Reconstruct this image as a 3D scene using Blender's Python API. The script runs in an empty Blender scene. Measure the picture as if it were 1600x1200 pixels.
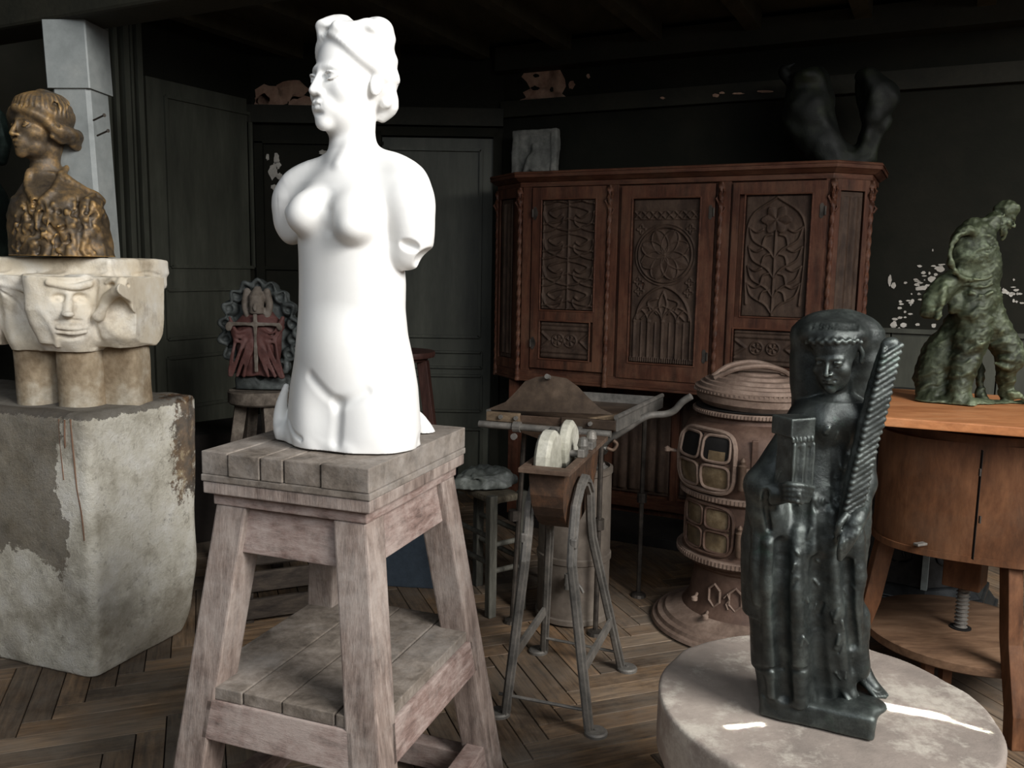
import bpy, bmesh, math, random
import numpy as np
from mathutils import Matrix, Vector
random.seed(7)
C = bpy.context.scene.collection
PI = math.pi
# ---------------------------------------------------------------- camera
F, CAMH, PITCH, ROLL = 1342.0, 1.4, math.radians(7.7), 0.017
cam_d = bpy.data.cameras.new('camera'); cam = bpy.data.objects.new('camera', cam_d); C.objects.link(cam)
cam_d.sensor_width = 36.0; cam_d.lens = 36.0 * F / 1600.0; cam_d.clip_start = 0.05
CM = Matrix.Rotation(PI/2 - PITCH, 3, 'X') @ Matrix.Rotation(ROLL, 3, 'Z')
cam.matrix_world = Matrix.Translation((0, 0, CAMH)) @ CM.to_4x4()
bpy.context.scene.camera = cam
# ---------------------------------------------------------------- colour management, sky, light
sc = bpy.context.scene
sc.view_settings.view_transform = 'Standard'; sc.view_settings.look = 'None'
sc.view_settings.gamma = 1.0; sc.view_settings.use_curve_mapping = False
sc.view_settings.exposure = 0.0
world = bpy.data.worlds.new('world'); sc.world = world; world.use_nodes = True
world.node_tree.nodes['Background'].inputs[0].default_value = (0.75, 0.85, 1.0, 1)
world.node_tree.nodes['Background'].inputs[1].default_value = 0.03

def area(name, loc, target, sx, sy, power, color=(1, 1, 1), spread=180):
    l = bpy.data.lights.new(name, 'AREA'); l.shape = 'RECTANGLE'; l.size = sx; l.size_y = sy
    l.energy = power; l.color = color; l.spread = math.radians(spread)
    o = bpy.data.objects.new(name, l); C.objects.link(o); o.location = loc
    o.rotation_euler = (Vector(target) - Vector(loc)).to_track_quat('-Z', 'Y').to_euler()
    return o
area('assumed_window_light', (3.3, -1.0, 3.65), (0.0, 2.6, 0.8), 2.4, 2.0, 460, (1.0, 0.985, 0.96))  # assumed window lamp, up right behind the camera; no window is built
area('studio_front_fill_light', (1.7, -2.3, 2.7), (0.3, 2.6, 0.9), 1.8, 1.5, 52, (0.97, 0.98, 1.0))  # added fill lamp, puts a highlight on the saint's chest; not a real window
area('assumed_skylight', (-1.2, -1.6, 3.6), (-0.6, 2.8, 0.7), 2.2, 1.6, 55, (0.86, 0.93, 1.0))  # assumed skylight lamp, up left behind the camera; no glazing is built

# ---------------------------------------------------------------- pixel <-> place helpers (frame 1600 x 1200)
CO = Vector((0, 0, CAMH))
def ray(x, y): return CM @ Vector(((x - 800) / F, -(y - 600) / F, -1.0))
def Wz(x, y, z): d = ray(x, y); return CO + d * ((z - CAMH) / d.z)
def Wy(x, y, Y): d = ray(x, y); return CO + d * (Y / d.y)
def Wp(x, y, P, N):
    d = ray(x, y); P = Vector(P); N = Vector(N); return CO + d * ((P - CO).dot(N) / d.dot(N))
ER = Vector((0.895, -0.446, 0)).normalized()     # along the rear wall, to the right and nearer
EN = Vector((0.446, 0.895, 0)).normalized()      # into the rear wall

# ---------------------------------------------------------------- things, parts, tags
WORLD = {}
def tag(o, label=None, cat=None, group=None, kind=None):
    if label: o['label'] = label
    if cat: o['category'] = cat
    if group: o['group'] = group
    if kind: o['kind'] = kind
    return o
def thing(name, label, cat, loc, group=None):
    o = bpy.data.objects.new(name, None); C.objects.link(o); o.location = Vector(loc)
    o.empty_display_size = 0.05; WORLD[o] = Vector(loc)
    return tag(o, label, cat, group)
def link_mesh(name, verts, faces, mat, parent=None, loc=None, smooth=False, uvs=None):
    if parent is not None: org = WORLD[parent]
    elif loc is not None: org = Vector(loc)
    else:
        a = np.array([tuple(v) for v in verts]) if not isinstance(verts, np.ndarray) else verts
        org = Vector(((a[:, 0].min() + a[:, 0].max()) / 2, (a[:, 1].min() + a[:, 1].max()) / 2, a[:, 2].min()))
    a = verts if isinstance(verts, np.ndarray) else np.array([tuple(v) for v in verts], dtype=float)
    a = a - np.array(org)
    me = bpy.data.meshes.new(name)
    me.from_pydata(a.tolist(), [], faces if not isinstance(faces, np.ndarray) else faces.tolist())
    me.validate(); me.update()
    for m in (mat if isinstance(mat, (list, tuple)) else [mat]): me.materials.append(m)
    if smooth: me.polygons.foreach_set('use_smooth', [True] * len(me.polygons))
    o = bpy.data.objects.new(name, me); C.objects.link(o)
    if parent is not None: o.parent = parent
    else: o.location = org
    WORLD[o] = Vector(org)
    return o

class MB:
    def __init__(s): s.v = []; s.f = []
    def add(s, vs, fs):
        n = len(s.v); s.v += [Vector(v) for v in vs]; s.f += [tuple(i + n for i in f) for f in fs]; return s
    def box(s, c, size, R=None, bev=0.0):
        c = Vector(c); h = Vector(size) / 2; R = R or Matrix.Identity(3)
        if bev <= 0:
            vs = [c + R @ Vector((x * h.x, y * h.y, z * h.z)) for x in (-1, 1) for y in (-1, 1) for z in (-1, 1)]
            return s.add(vs, [(0, 1, 3, 2), (4, 6, 7, 5), (0, 4, 5, 1), (2, 3, 7, 6), (0, 2, 6, 4), (1, 5, 7, 3)])
        bm = bmesh.new(); bmesh.ops.create_cube(bm, size=1)
        for v in bm.verts: v.co = Vector((v.co.x * size[0], v.co.y * size[1], v.co.z * size[2]))
        bmesh.ops.bevel(bm, geom=bm.edges[:], offset=bev, segments=2, affect='EDGES', profile=0.5)
        vs = [c + R @ v.co for v in bm.verts]; fs = [tuple(v.index for v in f.verts) for f in bm.faces]
        bm.verts.index_update(); fs = [tuple(v.index for v in f.verts) for f in bm.faces]; bm.free()
        return s.add(vs, fs)
    def beam(s, a, b, w, h, side=None, bev=0.0, w2=None, h2=None):
        a = Vector(a); b = Vector(b); d = b - a; L = d.length; d = d / L
        sd = Vector(side) if side is not None else (Vector((0, 0, 1)).cross(d) if abs(d.z) < 0.95 else Vector((1, 0, 0)))
        sd = (sd - d * sd.dot(d)).normalized(); up = d.cross(sd)
        R = Matrix((sd, up, d)).transposed()
        if w2 is None: return s.box((a + b) / 2, (w, h, L), R, bev)
        vs = []
        for p, ww, hh in ((a, w, h), (b, w2, h2 or w2)):
            for x, y in ((-1, -1), (1, -1), (1, 1), (-1, 1)): vs.append(p + sd * x * ww / 2 + up * y * hh / 2)
        return s.add(vs, [(3, 2, 1, 0), (4, 5, 6, 7)] + [(i, (i + 1) % 4, (i + 1) % 4 + 4, i + 4) for i in range(4)])
    def hexa(s, bot, top):
        n = len(bot)
        return s.add(list(bot) + list(top), [tuple(range(n))[::-1], tuple(range(n, 2 * n))] + [(i, (i + 1) % n, (i + 1) % n + n, i + n) for i in range(n)])
    def tube(s, pts, r, n=10, cap=True):
        pts = [Vector(p) for p in pts]; rs = r if isinstance(r, (list, tuple)) else [r] * len(pts)
        vs = []; fs = []; prev = None
        for i, p in enumerate(pts):
            t = (pts[min(i + 1, len(pts) - 1)] - pts[max(i - 1, 0)]).normalized()
            if prev is None: a = t.orthogonal().normalized()
            else: a = (prev - t * prev.dot(t)).normalized()
            prev = a; b = t.cross(a)
            for k in range(n):
                an = 2 * PI * k / n; vs.append(p + (a * math.cos(an) + b * math.sin(an)) * rs[i])
        for i in range(len(pts) - 1):
            for k in range(n):
                fs.append((i * n + k, i * n + (k + 1) % n, (i + 1) * n + (k + 1) % n, (i + 1) * n + k))
        if cap: fs.append(tuple(range(n))[::-1]); fs.append(tuple((len(pts) - 1) * n + k for k in range(n)))
        return s.add(vs, fs)
    def lathe(s, prof, c, n=48, a0=0.0, a1=2 * PI, axis=None, close=True):
        c = Vector(c); full = abs(a1 - a0 - 2 * PI) < 1e-6; m = n if full else n + 1
        R = Matrix.Identity(3)
        if axis is not None: R = Vector((0, 0, 1)).rotation_difference(Vector(axis)).to_matrix()
        vs = []; fs = []
        for r, z in prof:
            for k in range(m):
                an = a0 + (a1 - a0) * k / n; vs.append(c + R @ Vector((r * math.cos(an), r * math.sin(an), z)))
        for i in range(len(prof) - 1):
            for k in range(n):
                k2 = (k + 1) % m; fs.append((i * m + k, i * m + k2, (i + 1) * m + k2, (i + 1) * m + k))
        if close and full:
            fs.append(tuple(range(m))[::-1]); fs.append(tuple((len(prof) - 1) * m + k for k in range(m)))
        return s.add(vs, fs)
    def prism(s, poly, O, U, V, N, t):
        O = Vector(O); U = Vector(U); V = Vector(V); N = Vector(N)
        return s.hexa([O + U * x + V * y for x, y in poly], [O + U * x + V * y + N * t for x, y in poly])
    def build(s, name, mat, parent=None, loc=None, smooth=False, bevel=0.0):
        o = link_mesh(name, s.v, s.f, mat, parent, loc, smooth)
        bm = bmesh.new(); bm.from_mesh(o.data); bmesh.ops.recalc_face_normals(bm, faces=bm.faces[:])
        if bevel > 0: bmesh.ops.bevel(bm, geom=[e for e in bm.edges if len(e.link_faces) == 2 and e.calc_face_angle(0) > 0.5], offset=bevel, segments=2, affect='EDGES', profile=0.6)
        if smooth:
            for e in bm.edges:
                if len(e.link_faces) == 2 and e.calc_face_angle(0) > 0.7: e.smooth = False
        bm.to_mesh(o.data); bm.free()
        return o
def spline(pts, n=8):
    P = [Vector(p) for p in pts]; P = [P[0] * 2 - P[1]] + P + [P[-1] * 2 - P[-2]]; out = []
    for i in range(1, len(P) - 2):
        for k in range(n):
            t = k / n; a, b, c, d = P[i - 1:i + 3]
            out.append(0.5 * ((2 * b) + (c - a) * t + (2 * a - 5 * b + 4 * c - d) * t * t + (3 * b - a - 3 * c + d) * t ** 3))
    out.append(P[-2]); return out
def Rz(a): return Matrix.Rotation(a, 3, 'Z')
def Rx(a): return Matrix.Rotation(a, 3, 'X')
def Ry(a): return Matrix.Rotation(a, 3, 'Y')

# ---------------------------------------------------------------- materials
def srgb(r, g, b):
    f = lambda c: (c / 255 / 12.92) if c / 255 <= 0.04045 else ((c / 255 + 0.055) / 1.055) ** 2.4
    return (f(r), f(g), f(b), 1)
class NT:
    def __init__(s, name):
        s.m = bpy.data.materials.new(name); s.m.use_nodes = True; s.t = s.m.node_tree
        s.b = s.t.nodes['Principled BSDF']; s.co = s.n('ShaderNodeTexCoord').outputs['Object']
    def n(s, typ, **kw):
        x = s.t.nodes.new(typ)
        for k, v in kw.items(): setattr(x, k, v)
        return x
    def l(s, a, b): s.t.links.new(a, b)
    def val(s, sock, v):
        if hasattr(v, 'is_linked'): s.l(v, sock)
        else: sock.default_value = v
    def noise(s, scale=5, detail=6, rough=0.6, vec=None, stretch=None, dist=0.0):
        x = s.n('ShaderNodeTexNoise'); x.inputs['Scale'].default_value = scale; x.inputs['Detail'].default_value = detail
        x.inputs['Roughness'].default_value = rough; x.inputs['Distortion'].default_value = dist
        v = vec or s.co
        if stretch:
            mp = s.n('ShaderNodeMapping'); mp.inputs['Scale'].default_value = stretch; s.l(v, mp.inputs[0]); v = mp.outputs[0]
        s.l(v, x.inputs[0]); return x.outputs['Fac']
    def ramp(s, f, stops):
        x = s.n('ShaderNodeValToRGB'); e = x.color_ramp.elements
        while len(e) < len(stops): e.new(0.5)
        for i, (p, c) in enumerate(stops):
            e[i].position = p; e[i].color = c if isinstance(c, (tuple, list)) else (c, c, c, 1)
        s.l(f, x.inputs[0]); return x.outputs[0]
    def mix(s, f, a, b, mode='MIX'):
        x = s.n('ShaderNodeMix', data_type='RGBA', blend_type=mode)
        s.val(x.inputs[0], f); s.val(x.inputs[6], a); s.val(x.inputs[7], b); return x.outputs[2]
    def math(s, op, a, b=0.0, c=None):
        x = s.n('ShaderNodeMath', operation=op); s.val(x.inputs[0], a); s.val(x.inputs[1], b)
        if c is not None: s.val(x.inputs[2], c)
        return x.outputs[0]
    def bump(s, f, strength=0.3, dist=0.01, prev=None):
        x = s.n('ShaderNodeBump'); x.inputs['Strength'].default_value = strength; x.inputs['Distance'].default_value = dist
        s.l(f, x.inputs['Height'])
        if prev is not None: s.l(prev, x.inputs['Normal'])
        s.l(x.outputs[0], s.b.inputs['Normal']); return x.outputs[0]
    def done(s, color=None, rough=None, metal=None, spec=None):
        if color is not None: s.val(s.b.inputs['Base Color'], color)
        if rough is not None: s.val(s.b.inputs['Roughness'], rough)
        if metal is not None: s.val(s.b.inputs['Metallic'], metal)
        if spec is not None: s.val(s.b.inputs['Specular IOR Level'], spec)
        return s.m
def mottled(name, a, b, c=None, scale=6, rough=0.8, bump=0.3, bscale=40, bd=0.004, metal=0.0, spec=0.3, stretch=None, fine=0.35):
    t = NT(name); f = t.noise(scale, 8, 0.65, stretch=stretch)
    st = [(0.35, a), (0.65, b)] if c is None else [(0.3, a), (0.5, b), (0.68, c)]
    col = t.ramp(f, st)
    g = t.noise(bscale, 5, 0.7, stretch=stretch)
    col = t.mix(fine, col, t.ramp(g, [(0.3, 0.25), (0.7, 1.0)]), 'MULTIPLY')
    t.bump(g, bump, bd); return t.done(col, rough, metal, spec)
def wood(name, a, b, c, axis=(1, 1, 12), scale=6, rough=0.7, bump=0.3, wear=None, wearamt=0.5, bd=0.003):
    """axis: stretch of the noise; the grain runs along the smallest number"""
    t = NT(name); f = t.noise(scale, 8, 0.65, stretch=axis, dist=0.4)
    col = t.ramp(f, [(0.3, a), (0.5, b), (0.7, c)])
    g = t.noise(scale * 5, 6, 0.7, stretch=axis)
    col = t.mix(0.4, col, t.ramp(g, [(0.3, 0.3), (0.65, 1.0)]), 'MULTIPLY')
    if wear:
        w = t.ramp(t.noise(scale * 0.9, 8, 0.75), [(0.5 - 0.1 * wearamt, 0.0), (0.62, 1.0)])
        col = t.mix(t.math('MULTIPLY', w, wearamt), col, wear)
    t.bump(g, bump, bd); return t.done(col, rough, 0, 0.25)
# ---------------------------------------------------------------- sculpting: distance fields turned into one continuous mesh
def npv(v): return np.array(tuple(v), dtype=np.float32)
class Sculpt:
    def __init__(s, lo, hi, vox):
        s.vox = vox; s.lo = npv(lo); n = np.ceil((npv(hi) - s.lo) / vox).astype(int) + 1
        s.ax = [s.lo[i] + np.arange(n[i], dtype=np.float32) * vox for i in range(3)]
        s.d = np.full(tuple(n), 1.0, dtype=np.float32); s.frame()
    def frame(s, loc=(0, 0, 0), R=None, S=1.0):
        s.L = npv(loc); s.R = np.array(R if R is not None else Matrix.Identity(3), dtype=np.float32); s.S = S; return s
    def pt(s, p): return s.L + s.R @ (npv(p) * s.S)
    def sub(s, lo, hi):
        sl = []
        for i in range(3):
            a = int(max(0, math.floor((lo[i] - s.lo[i]) / s.vox))); b = int(min(s.d.shape[i], math.ceil((hi[i] - s.lo[i]) / s.vox) + 1))
            if b <= a: return None
            sl.append(slice(a, b))
        X, Y, Z = np.meshgrid(*[s.ax[i][sl[i]] for i in range(3)], indexing='ij', sparse=True)
        return tuple(sl), X, Y, Z
    def merge(s, sl, e, k, cut):
        d = s.d[sl]
        if cut: e = -e
        if k <= 0: s.d[sl] = np.maximum(d, e) if cut else np.minimum(d, e); return
        if cut:
            h = np.clip(0.5 + 0.5 * (e - d) / k, 0, 1)
            s.d[sl] = d * (1 - h) + e * h + k * h * (1 - h)
        else:
            h = np.clip(0.5 + 0.5 * (d - e) / k, 0, 1); s.d[sl] = d * (1 - h) + e * h - k * h * (1 - h)
    def ell(s, c, r, rot=None, k=0.01, cut=False):
        c = s.pt(c); r = npv(r) * s.S; R = s.R @ (np.array(rot, dtype=np.float32) if rot is not None else np.eye(3, dtype=np.float32)); k *= s.S if s.S != 1 else 1
        e = np.sqrt(((R * r) ** 2).sum(1)) + k * 1.2 + 2 * s.vox
        q = s.sub(c - e, c + e)
        if q is None: return s
        sl, X, Y, Z = q; X = X - c[0]; Y = Y - c[1]; Z = Z - c[2]
        a = [(X * R[0, i] + Y * R[1, i] + Z * R[2, i]) for i in range(3)]
        k0 = np.sqrt((a[0] / r[0]) ** 2 + (a[1] / r[1]) ** 2 + (a[2] / r[2]) ** 2) + 1e-6
        k1 = np.sqrt((a[0] / r[0] ** 2) ** 2 + (a[1] / r[1] ** 2) ** 2 + (a[2] / r[2] ** 2) ** 2) + 1e-6
        s.merge(sl, k0 * (k0 - 1) / k1, k, cut); return s
    def cap(s, a, b, ra, rb=None, k=0.01, cut=False, flat=None):
        """capsule with two radii; flat = (direction, factor) squeezes it"""
        rb = ra if rb is None else rb; a = s.pt(a); b = s.pt(b); ra *= s.S; rb *= s.S; k *= s.S if s.S != 1 else 1
        m = max(ra, rb) + k * 1.2 + 2 * s.vox
        q = s.sub(np.minimum(a, b) - m, np.maximum(a, b) + m)
        if q is None: return s
        sl, X, Y, Z = q; ba = b - a; L2 = float(ba @ ba) + 1e-12
        X = X - a[0]; Y = Y - a[1]; Z = Z - a[2]
        h = np.clip((X * ba[0] + Y * ba[1] + Z * ba[2]) / L2, 0, 1)
        dx = X - ba[0] * h; dy = Y - ba[1] * h; dz = Z - ba[2] * h
        if flat is not None:
            n = s.R @ npv(Vector(flat[0]).normalized()); f = flat[1]; c = (dx * n[0] + dy * n[1] + dz * n[2]) * (1 / f - 1)
            dx = dx + n[0] * c; dy = dy + n[1] * c; dz = dz + n[2] * c
        e = np.sqrt(dx * dx + dy * dy + dz * dz) - (ra + (rb - ra) * h)
        s.merge(sl, e, k, cut); return s
    def path(s, pts, r, k=0.01, cut=False, flat=None, n=4):
        P = spline(pts, n) if len(pts) > 2 and n > 1 else [Vector(p) for p in pts]
        if isinstance(r, (list, tuple)): rr = np.interp(np.linspace(0, len(r) - 1, len(P)), range(len(r)), r)
        else: rr = [r] * len(P)
        W = np.stack([s.pt(p) for p in P]); rr = np.array(rr, dtype=np.float32) * s.S; k *= s.S if s.S != 1 else 1
        m = float(rr.max()) + k * 1.2 + 2 * s.vox; q = s.sub(W.min(0) - m, W.max(0) + m)
        if q is None: return s
        sl, X, Y, Z = q; best = None
        for i in range(len(W) - 1):
            a = W[i]; ba = W[i + 1] - a; L2 = float(ba @ ba) + 1e-12; x = X - a[0]; y = Y - a[1]; z = Z - a[2]
            h = np.clip((x * ba[0] + y * ba[1] + z * ba[2]) / L2, 0, 1); dx = x - ba[0] * h; dy = y - ba[1] * h; dz = z - ba[2] * h
            if flat is not None:
                n_ = s.R @ npv(Vector(flat[0]).normalized()); c = (dx * n_[0] + dy * n_[1] + dz * n_[2]) * (1 / flat[1] - 1); dx = dx + n_[0] * c; dy = dy + n_[1] * c; dz = dz + n_[2] * c
            e = np.sqrt(dx * dx + dy * dy + dz * dz) - (rr[i] + (rr[i + 1] - rr[i]) * h)
            kq = .14 * float(rr.mean())
            if best is None: best = e
            else: hq = np.clip(.5 + .5 * (best - e) / kq, 0, 1); best = best * (1 - hq) + e * hq - kq * hq * (1 - hq)
        s.merge(sl, best, k, cut); return s
    def box(s, c, half, rot=None, rad=0.0, k=0.01, cut=False):
        c = s.pt(c); r = npv(half) * s.S; R = s.R @ (np.array(rot, dtype=np.float32) if rot is not None else np.eye(3, dtype=np.float32)); rad *= s.S; k *= s.S if s.S != 1 else 1
        e = (np.abs(R) * r).sum(1) + k * 1.2 + 2 * s.vox
        q = s.sub(c - e, c + e)
        if q is None: return s
        sl, X, Y, Z = q; X = X - c[0]; Y = Y - c[1]; Z = Z - c[2]
        a = [np.abs(X * R[0, i] + Y * R[1, i] + Z * R[2, i]) - r[i] + rad for i in range(3)]
        o = np.sqrt(sum(np.maximum(v, 0) ** 2 for v in a)) + np.minimum(np.maximum(a[0], np.maximum(a[1], a[2])), 0) - rad
        s.merge(sl, o, k, cut); return s
    def loft(s, rows, yaw=0.0, k=0.01, cut=False, cap=True, power=2.0):
        """rows: (z, cx, cy, half width, half depth), stacked ellipses turned by yaw"""
        rows = sorted(rows); zs = np.array([r[0] for r in rows]); A = np.array(rows)
        zz = np.linspace(zs[0], zs[-1], 200)
        def sm(c):
            v = np.interp(zz, zs, A[:, c]); w = 9; kf = np.hanning(w + 2)[1:-1]; kf /= kf.sum()
            return np.convolve(np.pad(v, w // 2, mode='edge'), kf, 'valid')
        cc = [sm(i) for i in range(1, 5)]; m = max(A[:, 3].max(), A[:, 4].max()) + k * 1.2 + 2 * s.vox
        q = s.sub((A[:, 1].min() - m, A[:, 2].min() - m, zs[0] - k - 2 * s.vox), (A[:, 1].max() + m, A[:, 2].max() + m, zs[-1] + k + 2 * s.vox))
        if q is None: return s
        sl, X, Y, Z = q; f = [np.interp(Z, zz, c) for c in cc]
        X = X - f[0]; Y = Y - f[1]; ca, sa = math.cos(yaw), math.sin(yaw)
        u = X * ca + Y * sa; v = -X * sa + Y * ca
        rho = ((np.abs(u) / f[2]) ** power + (np.abs(v) / f[3]) ** power) ** (1 / power)
        e = (rho - 1) * np.minimum(f[2], f[3])
        if cap: e = np.maximum(e, np.maximum(zs[0] - Z, Z - zs[-1]))
        s.merge(sl, e.astype(np.float32), k, cut); return s
    def hit(s, px, py, back=0.0, far=12.0):
        """first point of the surface on the line of sight through a pixel"""
        d = ray(px, py).normalized(); d = npv(d); o = npv(CO)
        t = np.arange(0.3, far, s.vox * 0.5, dtype=np.float32); P = o + t[:, None] * d
        I = np.rint((P - s.lo) / s.vox).astype(int); ok = np.all((I >= 0) & (I < np.array(s.d.shape)), axis=1)
        v = np.full(len(t), 1.0); J = I[ok]; v[ok] = s.d[J[:, 0], J[:, 1], J[:, 2]]
        w = np.nonzero(v < 0)[0]
        if len(w): i = w[0]
        else: i = int(np.argmin(v))
        return Vector((P[i] + d * back).tolist())
    def hits(s, pts, back=0.0): return [s.hit(x, y, back) for x, y in pts]
    def rough(s, amp, freq, seed=1, oct=2, band=4, where=None):
        rng = np.random.RandomState(seed); idx = np.nonzero(np.abs(s.d) < s.vox * band + amp)
        P = np.stack([s.ax[i][idx[i]] for i in range(3)], 1); n = np.zeros(len(P), dtype=np.float32)
        P = P + 0.35 / freq * np.sin(P[:, [1, 2, 0]] * freq * 1.3 + rng.rand(3).astype(np.float32) * 6)
        for o in range(oct):
            for j in range(5):
                v = rng.randn(3); v = v / np.linalg.norm(v) * freq * (2.1 ** o) * rng.uniform(0.7, 1.3)
                n += np.sin(P @ v.astype(np.float32) + rng.rand() * 6.28).astype(np.float32) / 5 / (1.8 ** o)
        if where is not None: n = n * where(P)
        s.d[idx] += n * amp * 1.6; return s
    def mesh(s, name, mat, parent=None, loc=None):
        d = s.d; d[0] = d[-1] = 1; d[:, 0] = 1; d[:, -1] = 1; d[:, :, 0] = 1; d[:, :, -1] = 1
        sg = d < 0; cnt = np.zeros(tuple(n - 1 for n in d.shape), dtype=np.int8)
        offs = [(i, j, k) for i in (0, 1) for j in (0, 1) for k in (0, 1)]
        nx, ny, nz = cnt.shape
        for i, j, k in offs: cnt += sg[i:i + nx, j:j + ny, k:k + nz]
        act = np.nonzero((cnt > 0) & (cnt < 8)); N = len(act[0]); idm = np.full(cnt.shape, -1, dtype=np.int32); idm[act] = np.arange(N)
        base = np.stack(act, 1); val = np.stack([d[act[0] + i, act[1] + j, act[2] + k] for i, j, k in offs], 1)
        acc = np.zeros((N, 3)); c = np.zeros(N)
        for a in range(8):
            for b in range(a + 1, 8):
                oa, ob = np.array(offs[a]), np.array(offs[b])
                if np.abs(oa - ob).sum() != 1: continue
                m = (val[:, a] < 0) != (val[:, b] < 0); t = val[m, a] / (val[m, a] - val[m, b])
                acc[m] += oa + t[:, None] * (ob - oa); c[m] += 1
        P = (base + acc / c[:, None]) * s.vox + s.lo
        Q = []
        for ax in range(3):
            u, v = (ax + 1) % 3, (ax + 2) % 3
            sl0 = [slice(1, -1)] * 3; sl0[ax] = slice(0, -1); sl1 = list(sl0); sl1[ax] = slice(1, None)
            A = sg[tuple(sl0)]; B = sg[tuple(sl1)]; e = np.nonzero(A != B); inside = A[e]
            I = np.stack(e, 1); I[:, u] += 1; I[:, v] += 1
            def g(du, dv):
                J = I.copy(); J[:, u] += du; J[:, v] += dv; return idm[J[:, 0], J[:, 1], J[:, 2]]
            q = np.stack([g(-1, -1), g(0, -1), g(0, 0), g(-1, 0)], 1)
            q[~inside] = q[~inside][:, ::-1]; Q.append(q)
        Q = np.concatenate(Q); Q = Q[(Q >= 0).all(1)]
        org = WORLD[parent] if parent is not None else Vector(loc if loc is not None else ((P[:, 0].min() + P[:, 0].max()) / 2, (P[:, 1].min() + P[:, 1].max()) / 2, P[:, 2].min()))
        P = (P - np.array(tuple(org))).astype(np.float32)
        me = bpy.data.meshes.new(name); me.vertices.add(len(P)); me.vertices.foreach_set('co', P.ravel())
        me.loops.add(len(Q) * 4); me.loops.foreach_set('vertex_index', Q.astype(np.int32).ravel())
        me.polygons.add(len(Q)); me.polygons.foreach_set('loop_start', np.arange(0, len(Q) * 4, 4, dtype=np.int32))
        me.polygons.foreach_set('use_smooth', np.ones(len(Q), dtype=bool)); me.update(calc_edges=True); me.validate()
        me.materials.append(mat)
        o = bpy.data.objects.new(name, me); C.objects.link(o)
        if parent is not None: o.parent = parent
        else: o.location = org
        WORLD[o] = Vector(org); return o

def face(s, loc, R, H, brow=1.0, lips=1.0, nose=1.0, eyes=True, ears=True, neck=None, kk=1.0):
    """a head of height H (chin to crown) looking along its own -Y"""
    s.frame(loc, R, H)
    s.ell((0, .07, .13), (.31, .40, .36), k=.02)
    s.ell((0, -.10, -.12), (.255, .26, .36), k=.08)
    s.ell((0, -.11, -.30), (.215, .24, .175), k=.08)
    s.ell((0, -.30, -.41), (.085, .07, .075), k=.06)
    s.path([(-.18, -.265, .04), (-.10, -.318, .06), (0, -.335, .05), (.10, -.318, .06), (.18, -.265, .04)], .026 * brow, k=.05)
    for x in (-1, 1):
        s.ell((x * .17, -.20, -.14), (.10, .11, .10), k=.07)
        s.ell((x * .125, -.395, -.015), (.082, .07, .045), k=.05, cut=True)
        if eyes:
            s.ell((x * .128, -.295, -.018), (.058, .05, .04), k=.008)
            s.path([(x * .062, -.318, -.025), (x * .10, -.352, .008), (x * .15, -.345, .012), (x * .195, -.292, -.012)], .0115, k=.01)
            s.path([(x * .062, -.318, -.028), (x * .11, -.344, -.05), (x * .15, -.335, -.048), (x * .195, -.292, -.016)], .009, k=.01)
        s.ell((x * .046, -.375, -.165), (.032, .045, .028), k=.02)
        if ears:
            s.ell((x * .31, .045, -.05), (.035, .065, .10), rot=Rx(-.15), k=.015)
            s.ell((x * .345, .03, -.045), (.016, .035, .06), k=.015, cut=True)
    s.ell((0, -.30, -.27), (.125, .085, .10), k=.06)
    s.cap((0, -.325, .05), (0, -.425 * nose, -.15), .028, .034, k=.035)
    s.ell((0, -.415 * nose, -.16), (.036, .036, .028), k=.02)
    for x in (-1, 1): s.ell((x * .024, -.40, -.198), (.011, .018, .010), k=.01, cut=True)
    s.path([(-.088, -.33, -.268), (-.035, -.382, -.25), (0, -.382, -.257), (.035, -.382, -.25), (.088, -.33, -.268)], [.008, .02, .019, .02, .008], k=.015)
    s.path([(-.075, -.335, -.288), (0, -.378, -.302), (.075, -.335, -.288)], [.012, .026 * lips, .012], k=.015)
    s.path([(-.098, -.335, -.272), (0, -.405, -.277), (.098, -.335, -.272)], .006, k=.01, cut=True)
    s.ell((0, -.375, -.345), (.07, .025, .018), k=.03, cut=True)
    if neck: s.cap((0, .08, -.22), neck[0], .19 * (neck[1] if len(neck) > 1 else 1), .2 * (neck[1] if len(neck) > 1 else 1), k=.06)
    return s
def yawpitch(yaw, pitch=0.0, roll=0.0):
    """yaw > 0 turns the face to the viewer's left, pitch > 0 tips it down"""
    return (Rz(-yaw) @ Rx(pitch) @ Ry(roll))
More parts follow.
